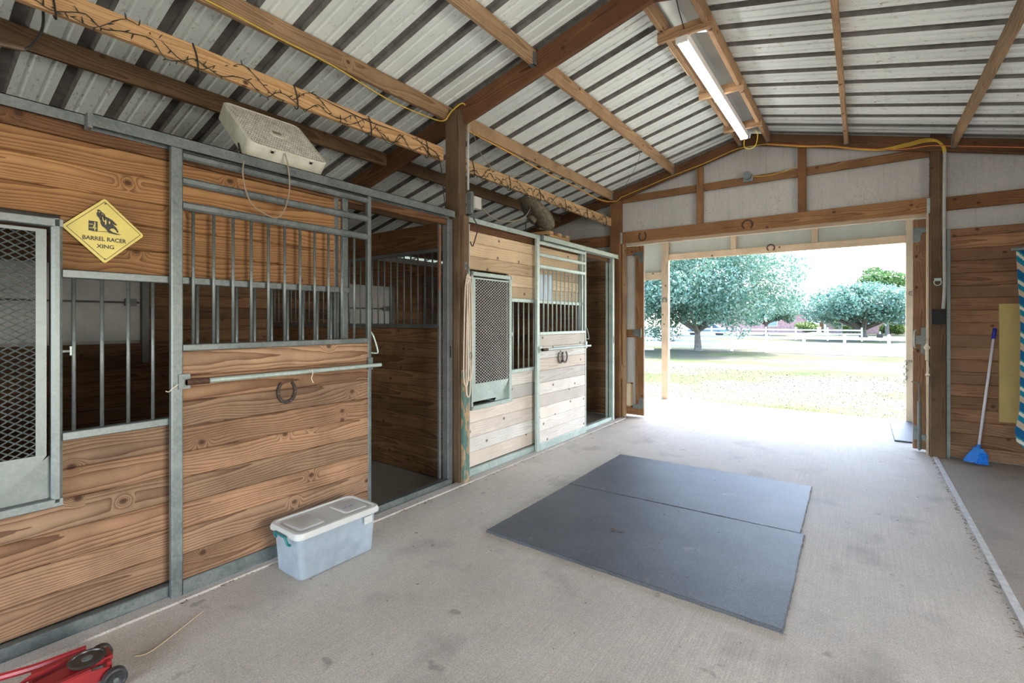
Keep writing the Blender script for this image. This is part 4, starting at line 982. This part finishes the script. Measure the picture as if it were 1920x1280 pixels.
for i in range(6): b.box((W_ / 2 - 0.028 + i * 0.01, W_ / 2 - 0.02, D_ + 0.007), (W_ / 2 - 0.024 + i * 0.01, W_ / 2 + 0.02, D_ + 0.0085))
b.build('badge_slots', RUST, bd, m=fm)
b = MB()
for i in range(5):
    a0 = i * 2 * math.pi / 5
    pts = [(W_ / 2 + rr * math.cos(a0 + da), W_ / 2 + rr * math.sin(a0 + da), 0.055 + 0.02 * s_) for rr, da, s_ in ((0.04, 0, 0), (0.2, 0.05, -1), (0.21, 0.75, 1), (0.05, 0.7, 0.6))]
    b.extr(pts, (0, 0, 0.003))
b.build('blades', GALV_D, fn, m=fm)
# screw recesses on the underside
for a in (0.14, 0.40):
    b = MB(); b.box((a - 0.02, -0.0015, D_ - 0.035), (a + 0.02, 0.001, D_ - 0.005)); c_ = b.build('clip_recess', FANP, fn, m=fm)
    b = MB(); b.box((a - 0.008, -0.0035, D_ - 0.026), (a + 0.008, -0.001, D_ - 0.010)); b.box((a - 0.013, -0.0025, D_ - 0.024), (a - 0.011, -0.001, D_ - 0.004)).box((a + 0.011, -0.0025, D_ - 0.024), (a + 0.013, -0.001, D_ - 0.004)); b.build('clip', BLACK, c_, m=fm)
MB().tube([FM(-0.004, 0.12, 0.03), FM(-0.006, 0.05, 0.0), (-3.03, 1.395, 2.45)], 0.006, 6).build('support_hook', IRON, fn)
cable('cord', [(-3.0, 1.395, 2.51), (-2.95, 1.352, 2.384), (-2.95, 1.373, 2.262), (-2.95, 1.413, 2.191), (-2.95, 1.493, 2.150), (-2.95, 1.559, 2.143), (-2.95, 1.611, 2.213), (-2.95, 1.639, 2.354), (-2.95, 1.628, 2.487), FM(0.21, -0.006, D_)], 0.0042, CORD, parent=fn)

# ------------------------------------------------------------------ round dusty fan and wooden rack on the farther track
wk = thing('wooden_rack', 'small notched pale wooden rack lying on the farther door track', 'rack', (-3.12, 5.05, 2.49))
bar('base_board', (-3.02, 4.88, 2.513), (-3.02, 5.36, 2.513), 0.04, 0.04, FRESH, wk)
bar('base_board', (-3.24, 4.80, 2.513), (-3.24, 5.28, 2.513), 0.04, 0.04, FRESH, wk)
for y in (4.92, 5.12, 5.31): bar('cleat', (-3.27, y - 0.02, 2.552), (-3.0, y, 2.552), 0.10, 0.036, FRESH, wk)
rf = thing('round_fan', 'round dust-caked fan tilted on top of the wooden rack', 'fan', (-3.1, 4.8, 2.55))
nrm = Vector((0.42, 0.50, 0.72)).normalized(); fc = Vector((-3.10, 4.76, 2.76))
q = nrm.to_track_quat('Z', 'Y').to_matrix().to_4x4(); q.translation = fc
b = MB(); L = []
for (z, r) in ((-0.065, 0.07), (-0.062, 0.15), (-0.045, 0.215), (-0.01, 0.245), (0.02, 0.245), (0.05, 0.21), (0.068, 0.14), (0.072, 0.05)):
    L.append([(r * math.cos(a), r * math.sin(a), z) for a in np.linspace(0, 2 * math.pi, 33)[:-1]])
loft(b, L); b.build('guard_dust', DUST, rf, True, q)
b = MB()
for i in range(36):
    a = i * 2 * math.pi / 36
    b.tube([(r * math.cos(a), r * math.sin(a), z) for z, r in ((-0.070, 0.07), (-0.067, 0.15), (-0.049, 0.219), (-0.01, 0.25), (0.02, 0.25), (0.054, 0.214), (0.073, 0.14), (0.077, 0.05))], 0.0022, 4)
b.build('wire_guard', DUST, rf, m=q)
b = MB(); b.disc_prism((0, 0, -0.12), (0, 0, 1), 0.055, 0.06, 16); b.build('motor', DUST, rf, True, q)
b = MB(); b.box((-0.02, -0.03, 0.073), (0.05, 0.03, 0.083)); b.build('black_patch', BLACK, rf, m=q)
MB().tube([fc + nrm * -0.05 + Vector((-0.0, 0.10, -0.12)), (-3.1, 4.96, 2.60), (-3.1, 5.0, 2.575)], 0.012, 6).build('stand_leg', DUST, rf)
MB().tube(smooth_path([(-3.04, 4.56, 2.80), (-3.02, 4.45, 2.66), (-3.02, 4.40, 2.56), (-3.02, 4.42, 2.50)], 4), 0.007, 6).build('bent_leg', WIRE_D, rf, True)
cable('power_cable', [(-2.96, 3.42, 2.70), (-3.0, 3.539, 2.668), (-3.02, 3.677, 2.59), (-3.03, 3.891, 2.536), (-3.04, 4.171, 2.567), (-3.04, 4.424, 2.668), (-3.05, 4.58, 2.82)], 0.006, CORD, 'grey power cord sagging from the post outlet to the round fan', 'cable')
ol = thing('outlet_box', 'grey metal outlet box with switch on the dark post', 'electrical box', (-2.96, 3.39, 2.62))
MB().box((-2.985, 3.372, 2.50), (-2.93, 3.41, 2.70)).build('box', GALV_D, ol)
MB().box((-2.96, 3.41, 2.55), (-2.91, 3.50, 2.66)).build('weather_cover', plain('clear_grey_cover', (0.5, 0.5, 0.46), 0.3), ol)
cable('black_cable', [(-2.94, 3.42, 2.46), (-2.93, 3.47, 2.38), (-2.94, 3.45, 2.28), (-2.95, 3.42, 2.20), (-2.96, 3.40, 2.24)], 0.006, WIRE_D, 'black cable loop below the outlet box on the dark post', 'cable')

# ------------------------------------------------------------------ lead ropes on the post
hk = tag(MB().tube(smooth_path([(-2.95, 3.325, 2.0), (-2.925, 3.325, 2.01), (-2.91, 3.325, 1.97), (-2.925, 3.325, 1.94), (-2.94, 3.32, 1.95)], 4), 0.006, 6).box((-2.955, 3.31, 1.97), (-2.948, 3.34, 2.04)).build('wall_hook', GALV, None, True), 'steel hook on the dark post holding the lead ropes', 'hook')
lr = thing('lead_rope', 'looped pale cotton lead ropes hanging from the hook on the dark post', 'rope', (-2.925, 3.32, 1.9))
for k, (dy, zb) in enumerate(((-0.02, 0.90), (0.012, 0.80), (0.035, 0.95))):
    y = 3.32 + dy
    MB().tube(smooth_path([(-2.925, 3.325, 1.93), (-2.922, y - 0.012, 1.80), (-2.925, y - 0.025, 1.4), (-2.925, y - 0.03, zb + 0.1), (-2.92, y - 0.005, zb), (-2.918, y + 0.022, zb + 0.1), (-2.922, y + 0.02, 1.4), (-2.922, y + 0.012, 1.8), (-2.92, 3.33, 1.92)], 6), 0.0065, 7).build('rope_strand', ROPE, lr, True)
MB().tube(smooth_path([(-2.92, 3.30, 1.91), (-2.905, 3.325, 1.89), (-2.915, 3.35, 1.90), (-2.925, 3.33, 1.86), (-2.92, 3.30, 1.84)], 4), 0.010, 7).build('rope_knot', ROPE, lr, True)
MB().tube([(-2.908 + 0.0 * a, 3.345 + 0.014 * math.cos(a), 1.18 + 0.03 * math.sin(a)) for a in np.linspace(0, 6.28, 12)], 0.004, 5).build('snap_clip', GALV, lr, True)
# orange/brown lead rope tail at the inside of the opening
cable('lead_rope', [(-3.13, 3.17, 2.36), (-3.13, 3.168, 2.0), (-3.13, 3.166, 1.78)], 0.007, plain('orange_rope', (0.30, 0.10, 0.035), 0.8), 'thin orange-brown rope hanging inside the nearer stall opening', 'rope')
# twine tied to the door bolt
cable('baling_twine', [(-2.945, 1.02, 1.16), (-2.96, 1.0, 1.14), (-2.955, 0.98, 1.125), (-2.95, 0.965, 1.13)], 0.0025, plain('pale_twine', (0.65, 0.58, 0.45), 0.8), 'frayed pale twine tied at the left end of the nearer door bolt', 'twine')
cable('baling_twine', [(-2.93, 1.78, 1.18), (-2.928, 1.785, 1.15), (-2.926, 1.775, 1.12), (-2.928, 1.79, 1.09)], 0.0025, bpy.data.materials['pale_twine'], 'short frayed twine hanging from the middle of the nearer door bolt', 'twine')

# ------------------------------------------------------------------ floor jack
jk = thing('floor_jack', 'red trolley floor jack with a round steel saddle on the concrete at lower left', 'floor jack', (-2.58, 0.532, 0), rotz=R(-2))
JM = WM[jk.name]
def J(b, name, mat, parent=jk, smooth=False): return b.build(name, mat, parent, smooth, JM)
for sx in (-1, 1):
    b = MB(); prof = [(0.09, 0.045), (0.09, 0.085), (0.02, 0.100), (-0.10, 0.10), (-0.16, 0.075), (-0.22, 0.07), (-0.34, 0.07), (-0.48, 0.055), (-0.48, 0.03), (-0.1, 0.03)]
    xo = sx * 0.085
    b.extr([(xo - 0.003, y, z) for y, z in prof], (0.006, 0, 0))
    b.box((min(xo, xo - sx * 0.022), -0.12, 0.098), (max(xo, xo - sx * 0.022), 0.03, 0.104))
    J(b, 'side_plate', RED)
J(MB().tube(smooth_path([(-0.27, -0.34, 0.06), (-0.22, -0.22, 0.068), (-0.155, -0.11, 0.082), (-0.118, -0.03, 0.095), (-0.10, 0.05, 0.10)], 4), 0.014, 8), 'side_rail', RED, smooth=True)
J(MB().extr([(-0.03, -0.15, 0.065), (-0.04, 0.11, 0.085), (0.04, 0.11, 0.085), (0.03, -0.15, 0.065)][::-1], (0, 0, 0.018)), 'lift_arm', RED)
J(MB().box((-0.07, 0.085, 0.05), (0.07, 0.10, 0.095)), 'cross_bar', RED)
J(MB().extr([(-0.07, -0.46, 0.062), (-0.07, -0.12, 0.078), (0.07, -0.12, 0.078), (0.07, -0.46, 0.062)][::-1], (0, 0, 0.004)), 'cover_plate', RED)
st = J(MB().extr([(-0.06, -0.40, 0.0695), (-0.06, -0.13, 0.0822), (0.055, -0.13, 0.0822), (0.055, -0.40, 0.0695)][::-1], (0, 0, 0.001)), 'sticker', STICK)
b = MB()
for i, (y, l) in enumerate(((-0.15, .09), (-0.165, .07), (-0.19, .08), (-0.205, .08), (-0.22, .06))):
    z = 0.0822 + (y + 0.13) * 0.047 + 0.0014; b.box((-l / 2, y - 0.004, z), (l / 2, y + 0.003, z + 0.0006))
J(b, 'faded_print', GREYPRINT, st)
b = MB(); loft(b, [[(0.056 * math.cos(a), 0.035 + 0.056 * math.sin(a), 0.100) for a in np.linspace(0, 6.283, 33)[:-1]], [(0.062 * math.cos(a), 0.035 + 0.062 * math.sin(a), 0.109) for a in np.linspace(0, 6.283, 33)[:-1]], [(0.062 * math.cos(a), 0.035 + 0.062 * math.sin(a), 0.114) for a in np.linspace(0, 6.283, 33)[:-1]], [(0.054 * math.cos(a), 0.035 + 0.054 * math.sin(a), 0.114) for a in np.linspace(0, 6.283, 33)[:-1]], [(0.052 * math.cos(a), 0.035 + 0.052 * math.sin(a), 0.109) for a in np.linspace(0, 6.283, 33)[:-1]]])
sd = J(b, 'saddle', plain('worn_black_steel', (0.07, 0.066, 0.06), 0.4, 0.6, 0.4, 30), smooth=True)
J(MB().disc_prism((0, 0.035, 0.108), (0, 0, 1), 0.018, 0.004, 20).disc_prism((0, 0.035, 0.111), (0, 0, 1), 0.007, 0.003, 6), 'saddle_bolt', GALV, sd)
J(MB().disc_prism((0, 0.035, 0.08), (0, 0, 1), 0.03, 0.022, 16), 'saddle_post', RED)
for sx in (-1, 1):
    b = MB(); xw = sx * 0.112
    loft(b, [[(xw + dx, 0.10 + r * math.cos(a), 0.042 + r * math.sin(a)) for a in np.linspace(0, 6.283, 29)[:-1]] for dx, r in ((-0.018, 0.034), (-0.014, 0.041), (0.014, 0.041), (0.018, 0.034), (0.012, 0.028), (0.010, 0.012))])
    wh = J(b, 'front_wheel', plain('worn_black_wheel', (0.035, 0.035, 0.038), 0.45, 0.3, 0.4, 30), smooth=True)
    J(MB().disc_prism((xw - 0.018 * sx, 0.10, 0.042), (sx, 0, 0), 0.009, 0.038, 10), 'axle_nut', GALV, wh)
for sx in (-1, 1): J(MB().disc_prism((sx * 0.1 - 0.01, -0.42, 0.03), (1, 0, 0), 0.028, 0.02, 18), 'rear_caster', BLACK)

# ------------------------------------------------------------------ broom, board, blanket on the right
br = thing('broom', 'blue angle broom with a white pole leaning on the right plank wall', 'broom', (0.97, 6.9, 0))
rod('pole', (0.985, 6.915, 0.18), (1.118, 7.045, 1.335), 0.0125, WHITEP, br)
rod('grip', (1.115, 7.042, 1.31), (1.128, 7.055, 1.42), 0.0165, BLUEP, br)
rod('ferrule', (0.978, 6.91, 0.13), (0.987, 6.917, 0.21), 0.017, BROOMB, br)
b = MB(); 
loft(b, [[(x, y, z) for x, y, z in [(0.925, 6.885, 0.135), (1.045, 6.895, 0.115), (1.05, 6.93, 0.115), (0.93, 6.92, 0.135)]], [(0.945, 6.89, 0.185), (1.02, 6.90, 0.165), (1.02, 6.93, 0.165), (0.945, 6.92, 0.185)]])
b.build('head_cap', BROOMB, br)
b = MB()
for i in range(26):
    for j in range(4):
        u = i / 25 + random.uniform(-.01, .01); v = j / 3
        x0 = 0.93 + 0.115 * u; y0 = 6.89 + 0.03 * v; z0 = 0.14 - 0.02 * u
        x1 = 0.865 + 0.18 * u; y1 = 6.85 + 0.06 * v + random.uniform(-.004, .004); z1 = 0.018 + (0.012 if u < .5 else 0) * (1 - u) + random.uniform(-0.006, 0.006)
        b.tube([(x0, y0, z0), ((x0 + x1) / 2, (y0 + y1) / 2, (z0 + z1) / 2), (x1, y1, max(z1, 0.002))], 0.003, 4, radii=[0.0042, 0.005, 0.0045])
o = b.build('bristles', BROOMB, br); o['kind'] = 'stuff'
tag(MB().box((1.158, 7.045, 0.445), (1.95, 7.075, 1.675)).build('wall_board', PLY), 'plain yellow board fixed to the right plank wall beside the broom', 'board')
bk = thing('striped_blanket', 'blue, teal and tan striped saddle blanket hanging at the right edge', 'blanket', (1.45, 6.3, 0.3))
b = MB(); nx, nz = 14, 30; grid = []
for i in range(nx + 1):
    u = i / nx; row = []
    for k in range(nz + 1):
        v = k / nz; z = 2.14 - 1.90 * v
        edge = 1.135 + 0.03 * math.sin(v * 3.0) - 0.004 + (0.0 if v < 0.9 else (v - 0.9) * 0.35) - (0.03 * max(0, (v - 0.75)) / 0.25)
        x = edge + u * 0.65; y = 6.2 + 0.03 * math.sin(u * 9 + v) + 0.012 * math.sin(v * 14)
        zb = z + (0.16 * (1 - u) ** 6 * max(0, (v - .8)) / .2)
        row.append((x, y, zb))
    grid.append(row)
vs = [p for r in grid for p in r] + [(x, y + 0.014, z) for r in grid for x, y, z in r]; M_ = (nx + 1) * (nz + 1); f = []
for i in range(nx):
    for k in range(nz):
        a = i * (nz + 1) + k; f.append((a, a + nz + 1, a + nz + 2, a + 1)); f.append((M_ + a, M_ + a + 1, M_ + a + nz + 2, M_ + a + nz + 1))
for k in range(nz):
    a = k; f.append((a, a + 1, M_ + a + 1, M_ + a)); a = nx * (nz + 1) + k; f.append((a, M_ + a, M_ + a + 1, a + 1))
for i in range(nx):
    a = i * (nz + 1); f.append((a, M_ + a, M_ + a + nz + 1, a + nz + 1)); a += nz; f.append((a, a + nz + 1, M_ + a + nz + 1, M_ + a))
b.poly(vs, f).build('cloth', BLANK, bk, True)
tag(MB().tube([(1.10, 6.2, 2.15), (2.0, 6.2, 2.15)], 0.016, 8).tube([(1.95, 6.2, 2.15), (1.95, 7.08, 2.15)], 0.016, 8).build('hanging_rail', GALV_D, None, True), 'steel rail projecting from the right wall holding the blanket', 'rail')

# ------------------------------------------------------------------ outdoors
gm = MB(); nX, nY = 40, 50
xs_ = np.linspace(-90, 90, nX); ys_ = np.concatenate([[9.28], np.linspace(10, 40, 20), np.linspace(45, 160, 29)])
vs = []
for y in ys_:
    for x in xs_: vs.append((float(x), float(y), -0.03 - 0.27 * min(1, max(0, (y - 9.3) / 14))))
f = [(j * nX + i, j * nX + i + 1, (j + 1) * nX + i + 1, (j + 1) * nX + i) for j in range(len(ys_) - 1) for i in range(nX - 1)]
gd = gm.poly(vs, f).build('ground', LAWN); tag(gd, 'sun-bleached lawn outside the barn doorway', 'ground', kind='structure')
MB().box((-90, -60, -0.2), (-4.3, 9.28, -0.03)).box((3.2, -60, -0.2), (90, 9.28, -0.03)).box((-4.3, -60, -0.2), (3.2, -4.2, -0.03)).build('side_lawn', LAWN, gd)
MB().box((-90, 56, -0.3), (90, 62, -0.27)).build('road', ROAD, gd)
# grass blades near the slab
N_ = 5000; gx = rng.uniform(-6, 3, N_); gy = 9.32 + rng.random(N_) ** 1.6 * 9
gz = -0.03 - 0.27 * np.clip((gy - 9.3) / 14, 0, 1); a = rng.uniform(0, 6.28, N_); h = rng.uniform(0.008, 0.022, N_); wd = 0.004 + 0.002 * (gy - 9)
V = np.empty((N_, 3, 3)); V[:, 0] = np.stack([gx - np.cos(a) * wd, gy - np.sin(a) * wd, gz], 1); V[:, 1] = np.stack([gx + np.cos(a) * wd, gy + np.sin(a) * wd, gz], 1)
V[:, 2] = np.stack([gx + rng.normal(0, .012, N_), gy + rng.normal(0, .012, N_), gz + h], 1)
me = bpy.data.meshes.new('grass'); me.from_pydata(V.reshape(-1, 3).tolist(), [], np.arange(N_ * 3).reshape(-1, 3).tolist()); me.materials.append(plain('dry_grass_blade', (0.085, 0.085, 0.045), 0.9, var=0.3, scale=3))
tag(add('grass', me, I4), 'short dry grass blades at the edge of the concrete apron', 'grass', kind='stuff')

def crown(name, blobs, n, size, mat, parent, center, flat=0.5):
    blobs = np.array(blobs); vol = blobs[:, 3] ** 2; pick = rng.choice(len(blobs), n, p=vol / vol.sum())
    B = blobs[pick]; d = rng.normal(size=(n, 3)); d /= np.linalg.norm(d, axis=1)[:, None]
    rad = B[:, 3] * (0.72 + 0.34 * rng.random(n)); c = B[:, :3] + d * rad[:, None] * np.array([1, 1, 0.8])
    nn = d + rng.normal(0, 0.75, (n, 3)); nn /= np.linalg.norm(nn, axis=1)[:, None]
    t = np.cross(nn, rng.normal(size=(n, 3))); t /= np.linalg.norm(t, axis=1)[:, None]; bt = np.cross(nn, t)
    s_ = size * rng.uniform(0.6, 1.3, n)[:, None]
    V = np.stack([c - t * s_, c + bt * s_ * 0.5, c + t * s_, c - bt * s_ * 0.5], 1).reshape(-1, 3) - np.array(center)
    me = bpy.data.meshes.new(name); me.vertices.add(n * 4); me.vertices.foreach_set('co', V.ravel())
    me.loops.add(n * 4); me.loops.foreach_set('vertex_index', np.arange(n * 4)); me.polygons.add(n); me.polygons.foreach_set('loop_start', np.arange(n) * 4)
    me.update(); me.validate(); me.materials.append(mat)
    o = add(name, me, Matrix.Translation(center), parent); o['kind'] = 'stuff'; return o
def tree(name, label, base, th, r0, cr, cz, nblob, n, size, mat, squash=0.6, group=None, cat='tree'):
    bx, by, bz = base
    t = thing(name, label, cat, base, group)
    b = MB(); b.tube(smooth_path([(bx, by, bz - 0.1), (bx + 0.02, by, bz + 0.25), (bx, by, bz + th), (bx + 0.1, by, bz + th + 0.6)], 4), r0, 10, radii=None); 
    b = MB(); P = smooth_path([(bx, by, bz - 0.1), (bx + 0.02, by, bz + 0.25), (bx, by, bz + th * 0.8), (bx + 0.1, by, bz + th + 0.6), (bx, by, bz + cz)], 4)
    rr = [r0 * (1.45 if i == 0 else 1.15 if i < 3 else max(0.35, 1.0 - 0.05 * i)) for i in range(len(P))]
    b.tube(P, r0, 10, radii=rr); b.build('trunk', BARK, t, True)
    for k in range(7):
        a = k * 0.9 + 0.3; e = Vector((bx + math.cos(a) * cr * 0.6, by + math.sin(a) * cr * 0.6, bz + cz + random.uniform(-0.3, 0.8)))
        s0 = Vector((bx, by, bz + th * random.uniform(0.8, 1.1))); MB().tube(smooth_path([s0, s0.lerp(e, 0.5) + Vector((0, 0, -0.25)), e], 4), r0 * .4, 7, radii=[r0 * (0.5 - 0.04 * i) for i in range(9)]).build('branch', BARK, t, True)
    bl = []
    for k in range(nblob):
        d = rng.normal(size=3); d /= np.linalg.norm(d); rad = rng.random() ** 0.45
        z = d[2] * squash * rad
        br_ = cr * rng.uniform(0.13, 0.24)
        ox, oy, oz = d[0] * cr * rad * 0.88, d[1] * cr * rad * 0.88, cz + z * cr
        if abs(ox) < 0.30 * cr: oz = max(oz, th + 0.12 + br_)          # the crown opens around the trunk
        bl.append((bx + ox, by + oy, bz + oz, br_))
    crown('foliage', bl, n, size, mat, t, (bx, by, bz + cz)); return t
random.seed(11)
tree('oak_tree', 'broad live oak with a thick trunk just beyond the white fence line, left of centre', (-7.9, 29.6, -0.3), 1.2, 0.26, 5.7, 3.95, 170, 60000, 0.095, LEAF1, 0.56)
tree('oak_tree', 'smaller spreading oak with a forked trunk across the far lawn at right', (0.1, 54, -0.3), 1.2, 0.45, 5.4, 3.15, 150, 34000, 0.14, LEAF1, 0.30)
tree('oak_tree', 'leafy oak partly seen behind the left porch post', (-18.5, 37, -0.3), 1.4, 0.35, 6.5, 4.4, 120, 30000, 0.14, LEAF1, 0.6)
tree('pine_tree', 'tall yellow-green pine rising behind the spreading oak', (2.6, 78, -0.3), 4.0, 0.3, 5.2, 5.4, 90, 30000, 0.2, LEAF2, 0.6)
tree('oak_tree', 'hazy rounded tree in front of the brick house', (-9.5, 66, -0.3), 1.5, 0.3, 4.4, 3.3, 80, 16000, 0.18, LEAF1, 0.45)
pl = thing('palm_tree', 'small palm tree in the distance left of the pine', 'tree', (-2.1, 70, -0.3))
MB().tube([(-2.1, 70, -0.3), (-2.1, 70, 4.5)], 0.2, 8).build('trunk', BARK, pl, True)
b = MB()
for i in range(26):
    a = i * 0.83; el = random.uniform(-0.3, 1.2); p = Vector((-2.1, 70, 4.5)); pts = []
    for k in range(5):
        s_ = k * 0.5; pts.append(p + Vector((math.cos(a) * s_ * math.cos(el), math.sin(a) * s_ * math.cos(el), s_ * math.sin(el) - 0.12 * k * k * 0.7)))
    b.tube(pts, 0.1, 4, radii=[0.05, 0.14, 0.16, 0.1, 0.02])
b.build('fronds', LEAF1, pl)
for (x, y, s_, lab) in ((-6.0, 79, 1.5, 'yellow-green shrub left of the house entrance'), (-1.3, 79, 1.7, 'yellow-green shrub between the entrance and the window'), (3.5, 79, 1.3, 'yellow-green shrub under the far oak, right of the window')):
    t = thing('shrub', lab, 'shrub', (x, y, -0.3)); crown('foliage', [(x + rng.normal(0, s_ * .5), y + rng.normal(0, .4), 0.2 + rng.random() * s_ * 0.5, s_ * 0.42) for _ in range(10)], 2500, 0.14, LEAF3, t, (x, y, 0.3))
    MB().tube([(x, y, -0.3), (x, y, 0.4)], 0.06, 6).build('stem', BARK, t)

def fence(label, x0, x1, y, pitch, h, zg=-0.3):
    t = thing('rail_fence', label, 'fence', ((x0 + x1) / 2, y, zg))
    x = x0
    while x <= x1 + 0.01:
        p = MB().box((x - 0.065, y - 0.065, zg - 0.1), (x + 0.065, y + 0.065, zg + h)).poly([(x - 0.08, y - 0.08, zg + h), (x + 0.08, y - 0.08, zg + h), (x + 0.08, y + 0.08, zg + h), (x - 0.08, y + 0.08, zg + h), (x, y, zg + h + 0.07)], [(0, 1, 4), (1, 2, 4), (2, 3, 4), (3, 0, 4), (3, 2, 1, 0)])
        if x == x0: me0 = p
        p.build('post', FENCE, t); x += pitch
    x = x0
    while x < x1 - 0.01:
        for z in (0.22, 0.55, 0.86): bar('rail', (x + 0.06, y, zg + z * h / 1.05), (min(x + pitch, x1) - 0.06, y, zg + z * h / 1.05), 0.04, 0.13, FENCE, t)
        x += pitch
    return t
fence('white three-rail fence crossing the lawn behind the big oak', -17.2, 8.0, 30.6, 1.83, 1.05)
fence('farther white rail fence beside the road', -40, 0, 52, 2.5, 1.15)
fence('low white fence seen left of the porch post', -17, -9.5, 26.8, 1.9, 0.95)

hs = thing('brick_house', 'single-storey red brick house beyond the road', 'house', (-4, 86, -0.3))
def hbox(lo, hi, nm, mat, parent=hs): return MB().box(lo, hi).build(nm, mat, parent)
hbox((-20, 84, -0.3), (-6.6, 92, 2.7), 'wall', BRICK); hbox((-4.2, 84, -0.3), (5.0, 92, 2.7), 'wall', BRICK); hbox((5.0, 84, -0.3), (13, 92, 2.7), 'wall', BRICK)
hbox((-6.6, 83.2, -0.3), (-4.2, 86, 2.9), 'entrance_wall', plain('white_render', (0.75, 0.72, 0.68), 0.8))
for (x0, x1) in ((-1.6, -0.3), (0.4, 1.0), (-12, -10.5), (7, 8.6)):
    w_ = hbox((x0, 83.9, 0.6), (x1, 84.0, 2.2), 'window', FENCE); hbox((x0 + .1, 83.86, 0.7), (x1 - .1, 83.92, 2.1), 'pane', plain('pane_blue', (0.25, 0.33, 0.42), 0.2), w_)
hbox((-5.0, 83.1, -0.3), (-4.5, 83.25, 1.9), 'front_door', RAFTER)
MB().poly([(-20.5, 83.4, 2.7), (13.5, 83.4, 2.7), (13.5, 92.5, 2.7), (-20.5, 92.5, 2.7), (-17, 88, 4.2), (10, 88, 4.2)], [(0, 1, 5, 4), (1, 2, 5), (2, 3, 4, 5), (3, 0, 4), (3, 2, 1, 0)]).build('roof', HROOF, hs)
fy = thing('yard_fountain', 'small stone fountain on the drive before the house', 'fountain', (-4.4, 72, -0.3))
MB().disc_prism((-4.4, 72, -0.3), (0, 0, 1), 1.2, 0.25, 20).build('basin', ROAD, fy); MB().tube([(-4.4, 72, -0.1), (-4.4, 72, 0.3), (-4.4, 72, 0.7)], 0.3, 12, radii=[0.35, 0.15, 0.3]).build('pedestal', HROOF, fy)
mx = thing('mailbox', 'dark mailbox on a short post by the road at right', 'mailbox', (1.3, 53.5, -0.3))
MB().box((1.25, 53.45, -0.3), (1.35, 53.55, 0.55)).build('post', FENCE, mx); MB().box((1.05, 53.3, 0.0), (1.5, 53.7, 0.32)).build('box', GLASSD, mx)
cr_ = thing('parked_car', 'blue car parked far behind the big oak trunk', 'car', (-14.5, 58, -0.28), rotz=0.1)
CM = WM[cr_.name]
MB().extr([(-2.2, -0.85, 0.35), (-2.2, -0.85, 0.85), (-1.3, -0.85, 0.95), (-0.8, -0.85, 1.4), (0.9, -0.85, 1.45), (1.5, -0.85, 1.0), (2.2, -0.85, 0.9), (2.25, -0.85, 0.35)], (0, 1.7, 0)).build('body', CARB, cr_, m=CM)
MB().extr([(-1.15, -0.87, 0.97), (-0.72, -0.87, 1.32), (0.85, -0.87, 1.36), (1.3, -0.87, 1.0)], (0, 1.74, 0)).build('windows', GLASSD, cr_, m=CM)
for sx in (-1.35, 1.4):
    for sy in (-0.9, 0.68): MB().disc_prism((sx, sy, 0.32), (0, 1, 0), 0.32, 0.22, 18).build('wheel', BLACK, cr_, m=CM)
